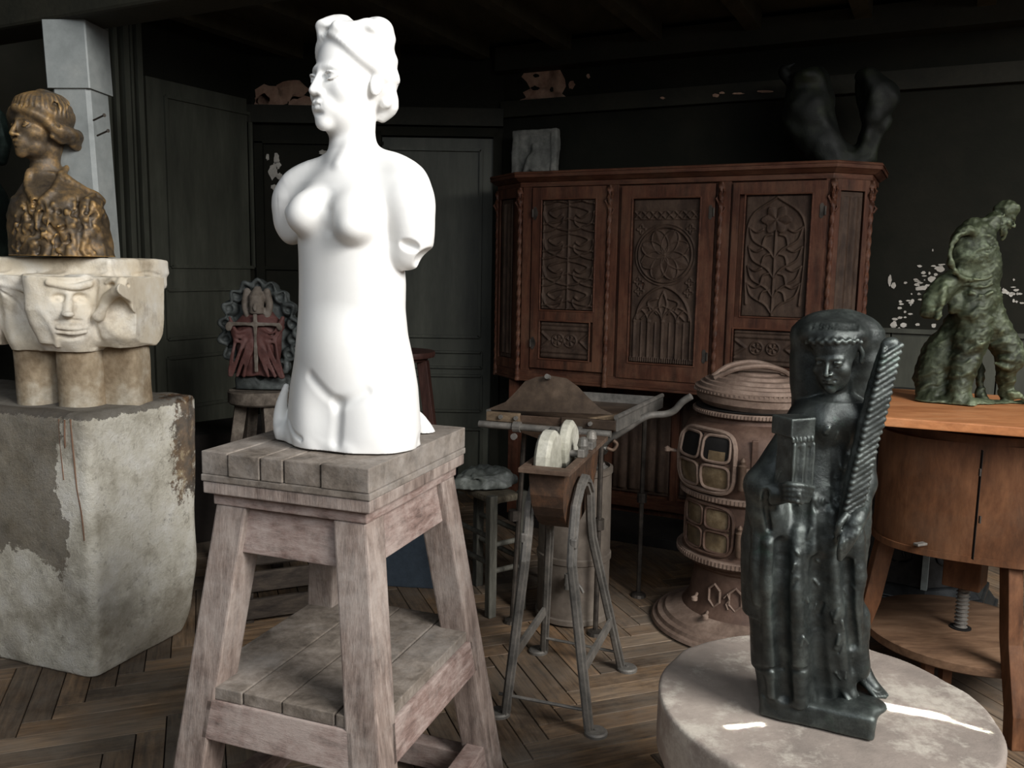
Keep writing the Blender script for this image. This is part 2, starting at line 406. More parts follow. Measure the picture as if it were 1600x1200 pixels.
# ---------------------------------------------------------------- setting: floor, walls, ceiling
def floor_mat():
    t = NT('worn_oak_parquet')
    at = t.n('ShaderNodeAttribute', attribute_name='plank'); uv = t.n('ShaderNodeUVMap', uv_map='grain').outputs[0]
    g = t.noise(5, 8, 0.65, vec=uv, stretch=(1.0, 12, 1), dist=0.6)
    col = t.ramp(g, [(0.3, srgb(76, 66, 56)), (0.5, srgb(128, 112, 95)), (0.72, srgb(166, 146, 122))])
    tint = t.ramp(at.outputs['Fac'], [(0.0, srgb(140, 132, 128)), (0.4, srgb(200, 184, 166)), (0.75, srgb(235, 206, 172)), (1.0, srgb(255, 246, 235))])
    col = t.mix(0.9, col, tint, 'MULTIPLY')
    d = t.ramp(t.noise(1.7, 8, 0.7), [(0.40, 0.0), (0.62, 1.0)])
    col = t.mix(t.math('MULTIPLY', d, 0.55), col, srgb(128, 120, 110))
    k = t.ramp(t.noise(3.1, 9, 0.75), [(0.52, 0.0), (0.66, 1.0)])
    col = t.mix(t.math('MULTIPLY', k, 0.6), col, srgb(52, 44, 38))
    fine = t.noise(60, 4, 0.7, vec=uv, stretch=(1, 9, 1))
    t.bump(fine, 0.35, 0.002)
    return t.done(col, t.ramp(t.noise(4, 5), [(0.3, 0.45), (0.7, 0.75)]), 0, 0.3)
M_floor = floor_mat()
M_gap = mottled('dark_joint_dirt', srgb(20, 17, 15), srgb(36, 30, 26), rough=0.95)
def make_floor():
    L, W = 0.50, 0.083; n = int(round(L / W)); vs, fs, uv, att = [], [], [], []
    a = math.radians(20); A = Vector((-math.sin(a), math.cos(a), 0)); B = Vector((math.cos(a), math.sin(a), 0))
    O = Vector((0.03, 2.2, 0)); g = 0.0012
    def plank(o, u, v):
        cc = o + u * L / 2 + v * W / 2
        if not (-4.6 < cc.x < 4.2 and -0.8 < cc.y < 6.8): return
        r = random.random(); z = random.uniform(-0.0012, 0.0); ou = random.uniform(0, 50); i = len(vs); tz = random.uniform(-.0008, .0008)
        e = 0.0025
        for (x, y, zz) in ((g, g, -.004), (L - g, g, -.004), (L - g, W - g, -.004), (g, W - g, -.004), (e, e, 0), (L - e, e, 0), (L - e, W - e, 0), (e, W - e, 0)):
            p = o + u * x + v * y; vs.append((p.x, p.y, z + zz + tz * (1 if y > W / 2 else -1)))
        for f in ((4, 5, 6, 7), (0, 1, 5, 4), (1, 2, 6, 5), (2, 3, 7, 6), (3, 0, 4, 7)):
            fs.append(tuple(i + k for k in f)); att.append(r)
            q = ((g, g), (L - g, g), (L - g, W - g), (g, W - g))
            for k in f: uv.append((q[k % 4][0] + ou, q[k % 4][1] + ou * 3.1))
    N = 70
    for i in range(-N, N):
        for j in range(-12, 12):
            o = O + A * (i * W) + B * (i * W) + (A - B) * (j * L)
            plank(o, B, A)                                  # across
            plank(o + A * W + B * 0, A, B)                  # along
    flip = Vector(A.cross(B)).z
    o = link_mesh('floor', vs, [f if flip < 0 else f for f in fs], M_floor, loc=(0, 0, 0))
    me = o.data
    bm = bmesh.new(); bm.from_mesh(me); bm.faces.ensure_lookup_table()
    for f in bm.faces:
        f.normal_update()
        if f.normal.z < 0: f.normal_flip()
    bm.to_mesh(me); bm.free()
    ua = me.attributes.new('plank', 'FLOAT', 'FACE'); ua.data.foreach_set('value', att)
    ul = me.uv_layers.new(name='grain')
    # flipped faces keep their first corner; assign by vertex
    tab = {}
    k = 0
    for fi, f in enumerate(fs):
        for vi in f: tab[(fi, vi)] = uv[k]; k += 1
    for p in me.polygons:
        for li in p.loop_indices: ul.data[li].uv = tab[(p.index, me.loops[li].vertex_index)]
    return tag(o, kind='structure')
make_floor()
tag(MB().box((-0.2, 3, -0.03), (9, 9, 0.04)).build('trim_subfloor', M_gap), kind='structure')

M_wallp = (lambda t: (
    t.bump(t.noise(30, 6, 0.7), 0.3, 0.004),
    t.done(t.mix(t.math('MULTIPLY', t.ramp(t.noise(2.2, 8, 0.7), [(0.45, 0.0), (0.7, 1.0)]), 0.5),
        t.ramp(t.noise(1.3, 8, 0.6), [(0.3, srgb(22, 23, 18)), (0.7, srgb(32, 32, 26))]), srgb(44, 41, 34)), 0.8, 0, 0.12))[-1])(NT('dark_green_grey_paint'))
M_panel = mottled('grey_green_door_paint', srgb(56, 57, 50), srgb(70, 71, 62), srgb(82, 83, 73), scale=2.5, rough=0.5, bump=0.15, bscale=14, fine=0.25, stretch=(3, 3, .6))
M_beamd = mottled('dark_painted_beam', srgb(32, 32, 24), srgb(44, 42, 32), scale=3, rough=0.7)
M_plaster = mottled('bare_pink_plaster', srgb(140, 104, 86), srgb(184, 148, 126), srgb(204, 172, 146), scale=9, rough=0.9, bump=0.5, bscale=30)
M_chip = mottled('bare_white_plaster', srgb(168, 162, 152), srgb(205, 200, 190), scale=9, rough=0.9)
M_ceil = mottled('brown_ceiling_board', srgb(58, 53, 38), srgb(80, 74, 56), scale=2.2, rough=0.8, stretch=(4, 1, 1))

CABL = Vector((0.0906, 4.54, 0)); CABR = Vector((0.897, 4.148, 0))
def cabfront(px, py): return Wp(px, py, CABL, EN)
WA = CABL + EN * 0.56                      # a point of the rear wall
def wallA(px, py, off=0.0): return Wp(px, py, WA - EN * off, EN)
PA = wallA(785, 300); PA.z = 0             # left end of that wall
YB = PA.y
XB = Wy(398, 400, YB).x
CB = Vector((XB, YB, 0)); CDIR = Vector((-0.50, -0.866, 0)).normalized()
CN = Vector((CDIR.y, -CDIR.x, 0)); CN = CN if CN.x < 0 else -CN      # behind the side wall
def wallC(px, py, off=0.0): return Wp(px, py, CB - CN * off, CN)
def wallB(px, py, off=0.0): return Wy(px, py, YB - off)
HT = 3.1
def slab(name, a, b, n, t, z0=0.0, z1=HT, m=None):
    a = Vector((a.x, a.y, z0)); b = Vector((b.x, b.y, z0)); n = Vector(n) * t
    return tag(MB().hexa([a, b, b + n, a + n], [p + Vector((0, 0, z1 - z0)) for p in (a, b, b + n, a + n)]).build(name, m or M_wallp), kind='structure')
PR = PA + ER * 4.6
slab('wall_back', PA - EN * .0, PR, EN, 0.12)
slab('wall_back_left', CB, Vector((PA.x + .02, YB, 0)), (0, 1, 0), 0.12)
slab('wall_left', CB + CDIR * 2.6, CB, CN, 0.12)

# wall dressing: rails, wainscot, beams
def strip(mb, pts, t=0.02, w=0.03, n=EN):
    for a, b in zip(pts[:-1], pts[1:]): mb.beam(a, b, t, w, side=n)
def hline(px0, py0, px1, fn):
    """level line on a wall through one pixel, reaching to a second pixel column"""
    a = fn(px0, py0); lo, hi = 0, 1200
    for _ in range(40):
        m = (lo + hi) / 2
        if fn(px1, m).z > a.z: lo = m
        else: hi = m
    b = fn(px1, lo); b.z = a.z; return a, b
mb = MB()
a, b = hline(1330, 45, 1640, wallA); a0 = PA.copy(); a0.z = a.z
ZTOP = a.z
mb.beam(a0 - EN * .06, PR + Vector((0, 0, a.z)) - EN * .06, 0.12, 0.13, side=EN)
mb.build('trim_wall_plate', M_beamd)['kind'] = 'structure'
mb = MB(); a, b = hline(1100, 150, 1640, wallA); a1 = PA.copy(); a1.z = a.z
mb.beam(a1 - EN * .02, Vector((PR.x, PR.y, a.z)) - EN * .02, 0.04, 0.09, side=EN)
mb.build('trim_middle_rail', M_beamd)['kind'] = 'structure'
mb = MB(); a, b = hline(1400, 516, 1640, wallA); ZW = a.z
s0 = wallA(1100, 500); s0.z = ZW
mb.beam(s0 - EN * .02, Vector((PR.x, PR.y, ZW)) - EN * .02, 0.04, 0.022, side=EN)
mb.build('trim_wainscot_cap', M_panel)['kind'] = 'structure'
mb = MB()
for i in range(14):
    w = 0.235; p = s0 + ER * (i * w + w / 2); mb.box(Vector((p.x, p.y, ZW / 2)) - EN * .010, (w - 0.006, 0.02, ZW - .02), Rz(math.atan2(ER.y, ER.x)), 0.002)
mb.build('trim_wainscot', M_panel)['kind'] = 'structure'
# flaked plaster patches: thin irregular islands on the paint
def blob(cx, cy, rx, ry, n=14, jag=.35):
    return [(cx + rx * math.cos(2 * PI * i / n) * random.uniform(1 - jag, 1 + jag * .4), cy + ry * math.sin(2 * PI * i / n) * random.uniform(1 - jag, 1 + jag * .4)) for i in range(n)]
def patches(name, lst, fn, m, off=0.004, nrm=EN, grp='patches'):
    mb = MB()
    for cx, cy, rx, ry in lst:
        P = [fn(x, y, off) for x, y in blob(cx, cy, rx, ry)]; mb.hexa(P, [p + Vector(nrm) * .006 for p in P])
    o = mb.build(name, m); return tag(o, kind='structure')
patches('trim_pink_plaster', [(850, 120, 32, 27), (846, 152, 36, 20), (828, 163, 22, 11), (868, 135, 14, 38), (812, 168, 16, 5), (893, 132, 5, 7), (919, 119, 3, 4)], wallA, M_plaster)
patches('trim_dark_flakes', [(838, 118, 6, 3), (852, 99, 5, 4), (836, 138, 7, 4), (862, 140, 3, 5), (812, 128, 5, 6)], lambda x, y, o=0: wallA(x, y, .006), M_wallp)
patches('trim_rail_flakes', [(1118, 149, 6, 3), (1128, 145, 5, 2), (1153, 146, 10, 1.6), (1194, 143, 14, 2), (1035, 153, 4, 2), (1034, 83, 3, 5)], lambda x, y, o=0: wallA(x, y, .046), M_plaster)
random.seed(11)
fl = []
for i in range(46):
    t = random.random(); fl.append((1400 + 70 * t + random.gauss(0, 8), 480 - 55 * t + random.gauss(0, 16), random.uniform(1.2, 5), random.uniform(1, 3)))
for i in range(22):
    t = random.random(); fl.append((1548 + 50 * t, 438 + 25 * t + random.gauss(0, 9), random.uniform(1.5, 5), random.uniform(1, 3.2)))
fl += [(1396, 507, 6, 5), (1411, 508, 6, 4), (1434, 507, 4, 2.5), (1459, 509, 4, 4), (1570, 508, 14, 4), (1390, 438, 3, 9), (1396, 446, 4, 5), (1468, 420, 8, 5), (1440, 450, 10, 4), (1456, 436, 7, 5)]
patches('trim_white_flakes', fl, wallA, M_chip)
patches('trim_left_plaster', [(425, 150, 30, 24), (455, 140, 26, 18), (470, 160, 22, 14), (410, 158, 14, 12)], wallB, M_plaster, nrm=(0, 1, 0))
patches('trim_left_flakes', [(432, 247, 5, 10), (427, 268, 8, 14), (433, 258, 6, 7), (418, 245, 3, 6), (436, 275, 5, 6), (428, 292, 5, 5), (505, 238, 8, 4)], wallB, M_chip, nrm=(0, 1, 0))

# frontal wall: panelled doors and frame strips
def panel_rect(mb, fn, x0, y0, x1, y1, w=0.03, t=0.018, n=(0, 1, 0), z=None):
    a = fn(x0, y0); b = fn(x1, y0); c = fn(x1, y1); d = fn(x0, y1)
    b.z = a.z; c.x, c.y = b.x, b.y; d.x, d.y = a.x, a.y; c.z = d.z
    for p, q in ((a, b), (b, c), (c, d), (d, a)): mb.beam(p, q, t, w, side=n)
dr = MB(); f = lambda x, y: wallB(x, y, .012)
a = wallB(597, 214, .03); b = wallB(770, 640, .03)
db = MB().box(((a.x + b.x) / 2, YB - .012, (a.z) / 2), (b.x - a.x, 0.024, a.z)).build('door_1', M_panel); tag(db, kind='structure')
mb = MB(); ff = lambda x, y: wallB(x, y, .035)
panel_rect(mb, ff, 606, 232, 752, 524, .018); panel_rect(mb, ff, 606, 548, 752, 572, .014); panel_rect(mb, ff, 606, 585, 752, 640, .014); panel_rect(mb, ff, 606, 668, 752, 900, .016)
mb.build('panel_moulding', M_panel, parent=db)
mb = MB(); ff = lambda x, y: wallB(x, y, .02)
panel_rect(mb, ff, 590, 205, 778, 900, .05, .05)
mb.build('trim_door_frame', M_wallp)['kind'] = 'structure'
mb = MB()
p0, p1 = wallB(398, 221, .015), wallB(600, 221, .015); p1.z = p0.z; mb.beam(p0, p1, .03, .02, side=(0, 1, 0))
for yy in (418, 560):
    p0, p1 = wallB(400, yy, .012), wallB(590, yy, .012); p1.z = p0.z; mb.beam(p0, p1, .025, .02, side=(0, 1, 0))
p0 = wallB(404, 221, .015); mb.beam(p0, Vector((p0.x, p0.y, 0)), .03, .05, side=(0, 1, 0))
mb.build('trim_left_rails', M_wallp)['kind'] = 'structure'
mb = MB(); p0 = Vector((XB - .05, YB - .03, wallB(600, 183).z)); mb.beam(p0, Vector((PA.x, YB - .03, p0.z)), .06, .10, side=(0, 1, 0))
mb.build('trim_left_beam', M_beamd)['kind'] = 'structure'
# side wall: door with recessed panels and a reeded frame
sd = lambda x, y: wallC(x, y, .03)
p0 = wallC(234, 417); p1 = CB - CDIR * -.06; zt = 2.35
dd = MB().hexa([Vector((p0.x, p0.y, .05)), Vector((p1.x, p1.y, .05)), Vector((p1.x, p1.y, .05)) - CN * .025, Vector((p0.x, p0.y, .05)) - CN * .025],
               [Vector((p0.x, p0.y, zt)), Vector((p1.x, p1.y, zt)), Vector((p1.x, p1.y, zt)) - CN * .025, Vector((p0.x, p0.y, zt)) - CN * .025]).build('door_2', M_panel)
tag(dd, kind='structure')
mb = MB()
def crect(x0, y0t, y0b, x1):
    a = wallC(x0, y0t, .03); d = wallC(x0, y0b, .03); b = wallC(x1, y0t, .03); b.z = a.z; c = b.copy(); c.z = d.z; d.x, d.y = a.x, a.y
    for p, q in ((a, b), (b, c), (c, d), (d, a)): mb.beam(p, q, .016, .018, side=CN)
crect(258, 150, 416, 390); crect(260, 453, 530, 388); crect(262, 560, 640, 386)
mb.build('panel_moulding', M_panel, parent=dd)
mb = MB()
for x, w in ((176, .03), (190, .02), (206, .03), (214, .012), (226, .03)):
    p = wallC(x, 400, .03); mb.beam(Vector((p.x, p.y, 0.02)), Vector((p.x, p.y, HT - .5)), .05, w, side=CN)
mb.build('trim_reeded_door_frame', M_panel)['kind'] = 'structure'

# low ceiling behind the front beam, joists running towards the rear wall
ZC = ZTOP + .10
zb = Wy(110, 30, 3.05).z
BP = Wy(118, 60, 3.05); BP.z = 0
b0 = BP - ER * 2.2; b1 = BP + ER * 4.4
tag(MB().hexa([Vector((b0.x, b0.y, ZC)), Vector((b1.x, b1.y, ZC)), Vector((b1.x, b1.y, ZC)) + EN * 4.2, Vector((b0.x, b0.y, ZC)) + EN * 4.2],
              [Vector((b0.x, b0.y, ZC + .05)), Vector((b1.x, b1.y, ZC + .05)), Vector((b1.x, b1.y, ZC + .05)) + EN * 4.2, Vector((b0.x, b0.y, ZC + .05)) + EN * 4.2]).build('ceiling', M_ceil), kind='structure')
jend = [Wp(x, y, WA - EN * .12, EN) for x, y in ((883, 77), (1026, 61), (1186, 48), (1352, 31), (1541, 12))]
base = jend[0]; step = (jend[4] - jend[0]).dot(ER) / 4
for i in range(-6, 7):
    p = base + ER * step * i; p.z = ZC - .045
    q = p - EN * ((p - BP).dot(EN) - .05)
    tag(MB().beam(p, q, .075, .09, side=ER).build('trim_joist', M_ceil), kind='structure')
zb = Wp(118, 40, BP, EN).z
tag(MB().beam(Vector((b0.x, b0.y, zb + .09)), Vector((b1.x, b1.y, zb + .09)), .16, .18, side=EN, bev=.012).build('trim_front_beam', M_beamd), kind='structure')
# post with chamfered shaft and two nails
M_post = mottled('worn_grey_paint', srgb(112, 116, 114), srgb(134, 138, 136), srgb(150, 152, 148), scale=3, rough=0.55, bump=.2, bscale=22, fine=.25)
pt = MB(); foot = Wp(200, 640, BP, EN); top = Wp(118, 40, BP, EN); foot = Vector((top.x + (foot.x - top.x) * .55, top.y - .03, 0))
r2 = Rz(math.radians(27))
def ring(c, h, ch): 
    L = [(-h, -h + ch), (-h + ch, -h), (h - ch, -h), (h, -h + ch), (h, h - ch), (h - ch, h), (-h + ch, h), (-h, h - ch)]
    R = Rz(math.radians(-4)); return [c + R @ Vector((x, y, 0)) for x, y in L]
topv = Vector((top.x, top.y, zb)); axis = topv - foot
pt.hexa(ring(foot, .066, .012), ring(foot + axis * .9, .066, .012)); pt.hexa(ring(foot + axis * .9, .075, .004), ring(topv, .075, .004))
po = pt.build('trim_post', M_post); tag(po, kind='structure')
M_iron = mottled('dark_iron', srgb(52, 48, 45), srgb(84, 78, 72), srgb(104, 96, 88), scale=14, rough=0.55, metal=.6, bump=.25, bscale=60)
for x, y in ((146, 188), (152, 212)):
    p = Wy(x, y, top.y - .12); MB().tube([p, p + Vector((.05, -.03, .012))], .003).tube([p + Vector((.05, -.03, .012)), p + Vector((.052, -.031, .012))], .006).build('nail', M_iron, parent=po)
# dark low platform below the side door
pa = Wz(300, 700, .5); 
tag(MB().hexa([Vector((-2.6, 3.5, 0)), Vector((-1.0, 4.55, 0)), CB + Vector((.5, -.02, 0)), CB + CDIR * 1.8], [Vector((-2.6, 3.5, .55)), Vector((-1.0, 4.55, .55)), CB + Vector((.5, -.02, .55)), CB + CDIR * 1.8 + Vector((0, 0, .55))]).build('trim_platform', M_gap), kind='structure')
# ---------------------------------------------------------------- sculptor's stand
M_stand = wood('weathered_pine', srgb(92, 80, 74), srgb(134, 118, 109), srgb(164, 148, 138), axis=(9, 9, 1.2), scale=5, rough=.8, bump=.5, wear=srgb(176, 166, 158), wearamt=.55)
M_standh = wood('weathered_pine_rail', srgb(94, 78, 72), srgb(136, 114, 106), srgb(166, 148, 140), axis=(3, 3, 14), scale=5, rough=.8, bump=.5, wear=srgb(178, 166, 158), wearamt=.6)
M_board = wood('scuffed_stand_boards', srgb(84, 76, 68), srgb(122, 112, 102), srgb(150, 140, 130), axis=(5, 5, 5), scale=3.2, rough=.72, bump=.5, wear=srgb(160, 154, 148), wearamt=.5)
L_, Fr, Rt = Wz(312, 703, 1.0), Wz(578, 732, 1.0), Wz(728, 667, 1.0)
Bk = L_ + (Rt - Fr)
eu = (L_ - Fr).normalized(); ev = (Rt - Fr).normalized(); lu = (L_ - Fr).length; lv = (Rt - Fr).length
stand = thing('sculpture_stand', 'tall weathered grey-pink wooden modelling stand with a shelf, carrying the white torso', 'stand', (Fr.x + (Bk.x - Fr.x) / 2, (Fr.y + Bk.y) / 2, 0))
def onst(u, v, z): return Vector((Fr.x, Fr.y, 0)) + eu * u + ev * v + Vector((0, 0, z))
def boards(name, u0, u1, v0, v1, z, th, cuts, m):
    """boards lying along ev side by side in u"""
    cuts = [u0] + cuts + [u1]
    for a, b in zip(cuts[:-1], cuts[1:]):
        g = .002; dz = random.uniform(-.0025, -.0005); e0 = random.uniform(-.002, .002)
        bot = [onst(a + g, v0 + e0, z - th), onst(b - g, v0 + e0, z - th), onst(b - g, v1, z - th), onst(a + g, v1, z - th)]
        MB().hexa(bot, [p + Vector((0, 0, th + dz)) for p in bot]).build(name, m, parent=stand, bevel=.0025)
boards('top_board', 0, lu, 0, lv, 1.0, .052, [.115, .205, .262, .345][:4], M_board)
MB().hexa([onst(.0, .0, .932), onst(lu, .0, .932), onst(lu, lv, .932), onst(0, lv, .932)], [onst(.0, .0, .9475), onst(lu, .0, .9475), onst(lu, lv, .9475), onst(0, lv, .9475)]).build('top_batten', M_board, parent=stand, bevel=.003)
MB().hexa([onst(.003, .003, .905), onst(lu - .003, .003, .905), onst(lu - .003, lv - .003, .905), onst(.003, lv - .003, .905)], [onst(.003, .003, .9315), onst(lu - .003, .003, .9315), onst(lu - .003, lv - .003, .9315), onst(.003, lv - .003, .9315)]).build('top_batten', M_stand, parent=stand, bevel=.003)
i0 = .018
MB().hexa([onst(i0, i0, .878), onst(lu - i0, i0, .878), onst(lu - i0, lv - i0, .878), onst(i0, lv - i0, .878)], [onst(i0, i0, .9045), onst(lu - i0, i0, .9045), onst(lu - i0, lv - i0, .9045), onst(i0, lv - i0, .9045)]).build('top_batten', M_standh, parent=stand, bevel=.003)
rf = Wz(775, 1192, 0.0); ca = Vector((rf.x, rf.y, 0)) - Vector((Fr.x, Fr.y, 0)); sp_v = ca.dot(ev) - lv; sp_u = -ca.dot(eu)
SPL = .115                                  # outward splay of the feet
LW = .078
def legpt(iu, iv, z):
    t = 1 - z / .88; o = i0 + .004 - SPL * t
    return onst(o if iu == 0 else lu - o, o if iv == 0 else lv - o, z)
for iu, iv in ((0, 0), (1, 0), (0, 1), (1, 1)):
    su = 1 if iu == 0 else -1; sv = 1 if iv == 0 else -1; q = []
    for z in (0.0, .878):
        c = legpt(iu, iv, z); q.append([c, c + eu * su * LW, c + eu * su * LW + ev * sv * LW, c + ev * sv * LW])
    MB().hexa(*q).build('leg', M_stand, parent=stand, bevel=.005)
def rail(name, a, b, z0, z1, t, ins, m=M_standh, ext=.0):
    (ia, ja), (ib, jb) = a, b; out = []
    for z in (z0, z1):
        p = legpt(ia, ja, z); q = legpt(ib, jb, z); d = (q - p).normalized(); cen = onst(lu / 2, lv / 2, z)
        n = Vector((-d.y, d.x, 0)); n = n if n.dot(cen - p) > 0 else -n
        p = p + d * (.0 + ext) + n * ins; q = q - d * (.0 + ext) + n * ins
        out.append([p, q, q + n * t, p + n * t])
    return MB().hexa(*out).build(name, m, parent=stand, bevel=.003)
for a, b in (((0, 0), (1, 0)), ((0, 0), (0, 1)), ((1, 0), (1, 1)), ((0, 1), (1, 1))):
    rail('apron', a, b, .775, .874, .026, .016, ext=.05)
zs = .47
for a, b in (((0, 0), (1, 0)), ((0, 0), (0, 1)), ((1, 0), (1, 1)), ((0, 1), (1, 1))):
    rail('shelf_rail', a, b, .365, .452, .03, .0, ext=.06)
o = .018 + .004 - SPL * (1 - zs / .88)
boards('shelf_board', o + .004, lu - o - .004, o + .004, lv - o - .004, .482, .029, [.07, .20, .30], M_board)
for a, b, z in (((0, 0), (1, 0), .03), ((0, 0), (0, 1), .075), ((1, 0), (1, 1), .075), ((0, 1), (1, 1), .03)):
    rail('stretcher', a, b, z, z + .075, .05, .012, ext=.05)

# ---------------------------------------------------------------- the white marble torso
M_marble = (lambda t: (t.bump(t.noise(90, 4, .6), .06, .002),
    t.b.inputs['Subsurface Weight'].__setattr__('default_value', 0.0),
    t.done(t.ramp(t.noise(3, 5, .6), [(.3, srgb(221, 219, 214)), (.7, srgb(233, 232, 229))]), .42, 0, .4))[-1])(NT('white_marble'))
Y0 = 1.93
def V(px, py, dy=0.0): return Wy(px, py, Y0 + dy)
def build_torso():
    lo = V(400, 705, .1); hi = V(705, 15, .1); lo.y = Y0 - .24; hi.y = Y0 + .24; lo.z = 1.0
    s = Sculpt(lo, hi, .0026); YW = math.radians(-30)
    rows = []
    def row(py, xl, xr, wid_q, dy=0.0, yaw=30):
        a = V(xl, py, dy); b = V(xr, py, dy); w = (b.x - a.x) / 2; y = math.radians(yaw)
        A = w / math.sqrt(math.cos(y) ** 2 + (wid_q * math.sin(y)) ** 2)
        return (a.z, (a.x + b.x) / 2, Y0 + dy, A, A * wid_q)
    tor = [row(246, 538, 572, .5, .03), row(254, 524, 588, .55, .03), row(264, 498, 612, .62, .03), row(285, 470, 640, .60, .025), (row(310, 455, 645, .62, .02)), row(335, 459, 640, .66, .01), row(365, 463, 632, .70, .0), row(400, 466, 631, .74), row(440, 467, 634, .76), row(480, 467, 633, .78),
           row(520, 464, 637, .78), row(560, 460, 646, .76), row(600, 453, 653, .74), row(640, 449, 656, .72), row(680, 446, 659, .72), row(694, 446, 660, .72)]
    zb_ = 1.0
    tor = [r for r in tor if r[0] > zb_]; tor.append((zb_, tor[-1][1], Y0, tor[-1][3], tor[-1][4]))
    s.loft(tor, YW, k=.0, power=2.2)
    # neck and shoulders
    nk = [row(165, 520, 588, .95, .035, 0), row(205, 515, 586, .95, .03, 0), row(235, 515, 589, .95, .025, 0), row(262, 508, 602, .95, .02, 0), row(285, 496, 615, .8, .02, 0)]
    s.loft(nk, 0, k=.03)
    s.path([V(560, 258, .02), V(602, 262, .0), V(634, 287, -.035), V(641, 320, -.055)], [.03, .036, .048, .05], k=.035)
    s.path([V(545, 260, .03), V(500, 270, .06), V(468, 292, .085), V(460, 318, .10)], [.026, .032, .042, .046], k=.035)
    # near arm stump
    s.path([V(641, 315, -.055), V(644, 350, -.062), V(643, 380, -.058), V(634, 396, -.055)], [.050, .0465, .044, .036], k=.012)
    s.ell(V(641, 402, -.055), (.03, .028, .012), k=.008)
    s.ell(V(668, 405, -.07), (.03, .05, .022), rot=Ry(-.5), k=.006, cut=True)
    s.ell(V(640, 384, -.105), (.022, .018, .012), rot=Ry(.3), k=.006, cut=True)
    # far arm stump, sawn off at a slant
    s.path([V(460, 315, .10), V(456, 345, .10), V(457, 362, .10)], [.048, .040, .03], k=.015)
    s.box(V(420, 372, .10), (.05, .12, .022), rot=Ry(.95), k=.006, cut=True)
    # breasts
    h = s.hit(551, 338); s.ell(h + Vector((.0, .018, 0)), (.052, .045, .050), rot=Rz(-.3), k=.03)
    h = s.hit(548, 356); s.ell(h + Vector((.004, .012, .002)), (.038, .036, .032), rot=Rz(-.3), k=.018)
    s.ell(V(487, 332, -.035), (.046, .052, .048), k=.028)
    s.ell(V(475, 338, -.045), (.036, .04, .034), k=.02)
    s.ell(V(455, 331, -.05), (.011, .011, .009), k=.010)
    # collar bones and throat
    s.path(s.hits([(560, 210), (546, 236), (532, 258)], .011), [.010, .010, .008], k=.02)
    # chest midline, belly
    G = lambda pts, r, dep, k: s.path(s.hits(pts, -(r - dep)), r, k=k, cut=True)
    G([(514, 330), (513, 345), (512, 360)], .003, .0, .020)
    s.ell(s.hit(505, 513, -.001), (.005, .010, .009), k=.008, cut=True)
    h = s.hit(520, 560); s.ell(h + Vector((.01, .056, 0)), (.08, .062, .09), rot=Rz(-.5), k=.05)
    # fold of the groin and the line between the legs
    for x in (486, 585):
        h = s.hit(x, 664); s.ell(h + Vector((0, .052, 0)), (.062 if x > 500 else .04, .056, .09), k=.05)
    G([(484, 588), (496, 604), (512, 620), (528, 630)], .003, -.002, .018)
    G([(528, 630), (548, 625), (572, 612)], .003, -.001, .020)
    G([(528, 632), (527, 650), (526, 672), (525, 692)], .004, .0015, .020)
    # broken drapery at the far side and behind
    s.path([V(447, 603, .03), V(440, 630, .03), V(438, 655, .025), V(444, 680, .01)], [.006, .012, .016, .022], k=.01)
    s.path([V(444, 676, .0), V(462, 685, -.03), V(484, 692, -.06)], [.020, .018, .010], k=.015)
    s.path([s.hit(450, 655), s.hit(458, 676), s.hit(470, 686)], .004, k=.008, cut=True)
    s.path([V(640, 640, .13), V(655, 660, .13), V(664, 685, .12)], [.012, .020, .026], k=.02)
    s.rough(.0022, 60, 5, 2, where=lambda P: np.clip((1.035 - P[:, 2]) / .02, 0, 1))
    # ---- head
    hc = V(549, 129, .025); Hh = .236
    R = yawpitch(math.radians(42), math.radians(-2))
    face(s, hc, R, Hh, brow=1.1, nose=1.0, lips=.8)
    # hair: a thick cap with waves over the forehead, side waves and a coil at the nape
    s.frame(hc, R, Hh)
    s.ell((.0, .07, .22), (.335, .345, .33), k=.03)
    s.ell((0, .18, .05), (.27, .24, .34), k=.06)
    for (x, y, z, r) in ((-.22, -.08, .44, .11), (-.10, -.17, .47, .11), (.04, -.12, .48, .09), (.24, .0, .42, .12), (.14, .18, .50, .13), (.05, .26, .44, .14), (.26, .12, .36, .12)):
        s.ell((x, y, z), (r * 1.15, r * 1.1, r * .8), k=.08)
    for sx in (-1, 1):
        s.path([(sx * .06, -.28, .36), (sx * .19, -.235, .28), (sx * .285, -.12, .17), (sx * .325, .04, .09), (sx * .31, .18, .02)], [.02, .03, .045, .055, .045], k=.06)
        s.path([(sx * .10, -.24, .42), (sx * .25, -.10, .34), (sx * .32, .08, .22), (sx * .30, .22, .10)], .045, k=.07)
        s.path([(sx * .24, .22, -.05), (sx * .20, .30, -.18), (sx * .12, .28, -.28)], [.08, .08, .05], k=.05)
        for i in range(6):
            z = .46 - .055 * i; y0 = -.24 + .02 * i
            s.path([(sx * (.06 + .01 * i), y0, z), (sx * (.20 + .01 * i), y0 + .09, z - .04 + .02 * (i % 2)), (sx * .315, y0 + .24, z - .10), (sx * .335, y0 + .36, z - .13 + .02 * (i % 2)), (sx * .27, y0 + .50, z - .20)], [.012, .018, .020, .018, .012], k=.018)
    s.ell((.12, .20, -.02), (.18, .16, .17), k=.08)
    s.ell((.26, .20, -.18), (.05, .05, .05), k=.03)
    s.frame()
    HC = npv(hc); RM = np.array(R)
    def hairmask(P):
        L = (P - HC) @ RM / Hh; m = np.clip((L[:, 2] * 1.0 + L[:, 1] * .75 - .10) / .08, 0, 1); return m * np.clip((L[:, 2] + .36) / .06, 0, 1) * np.clip((.64 - np.sqrt((L ** 2).sum(1))) / .05, 0, 1)
    s.rough(.0035, 120, 9, 2, where=hairmask)
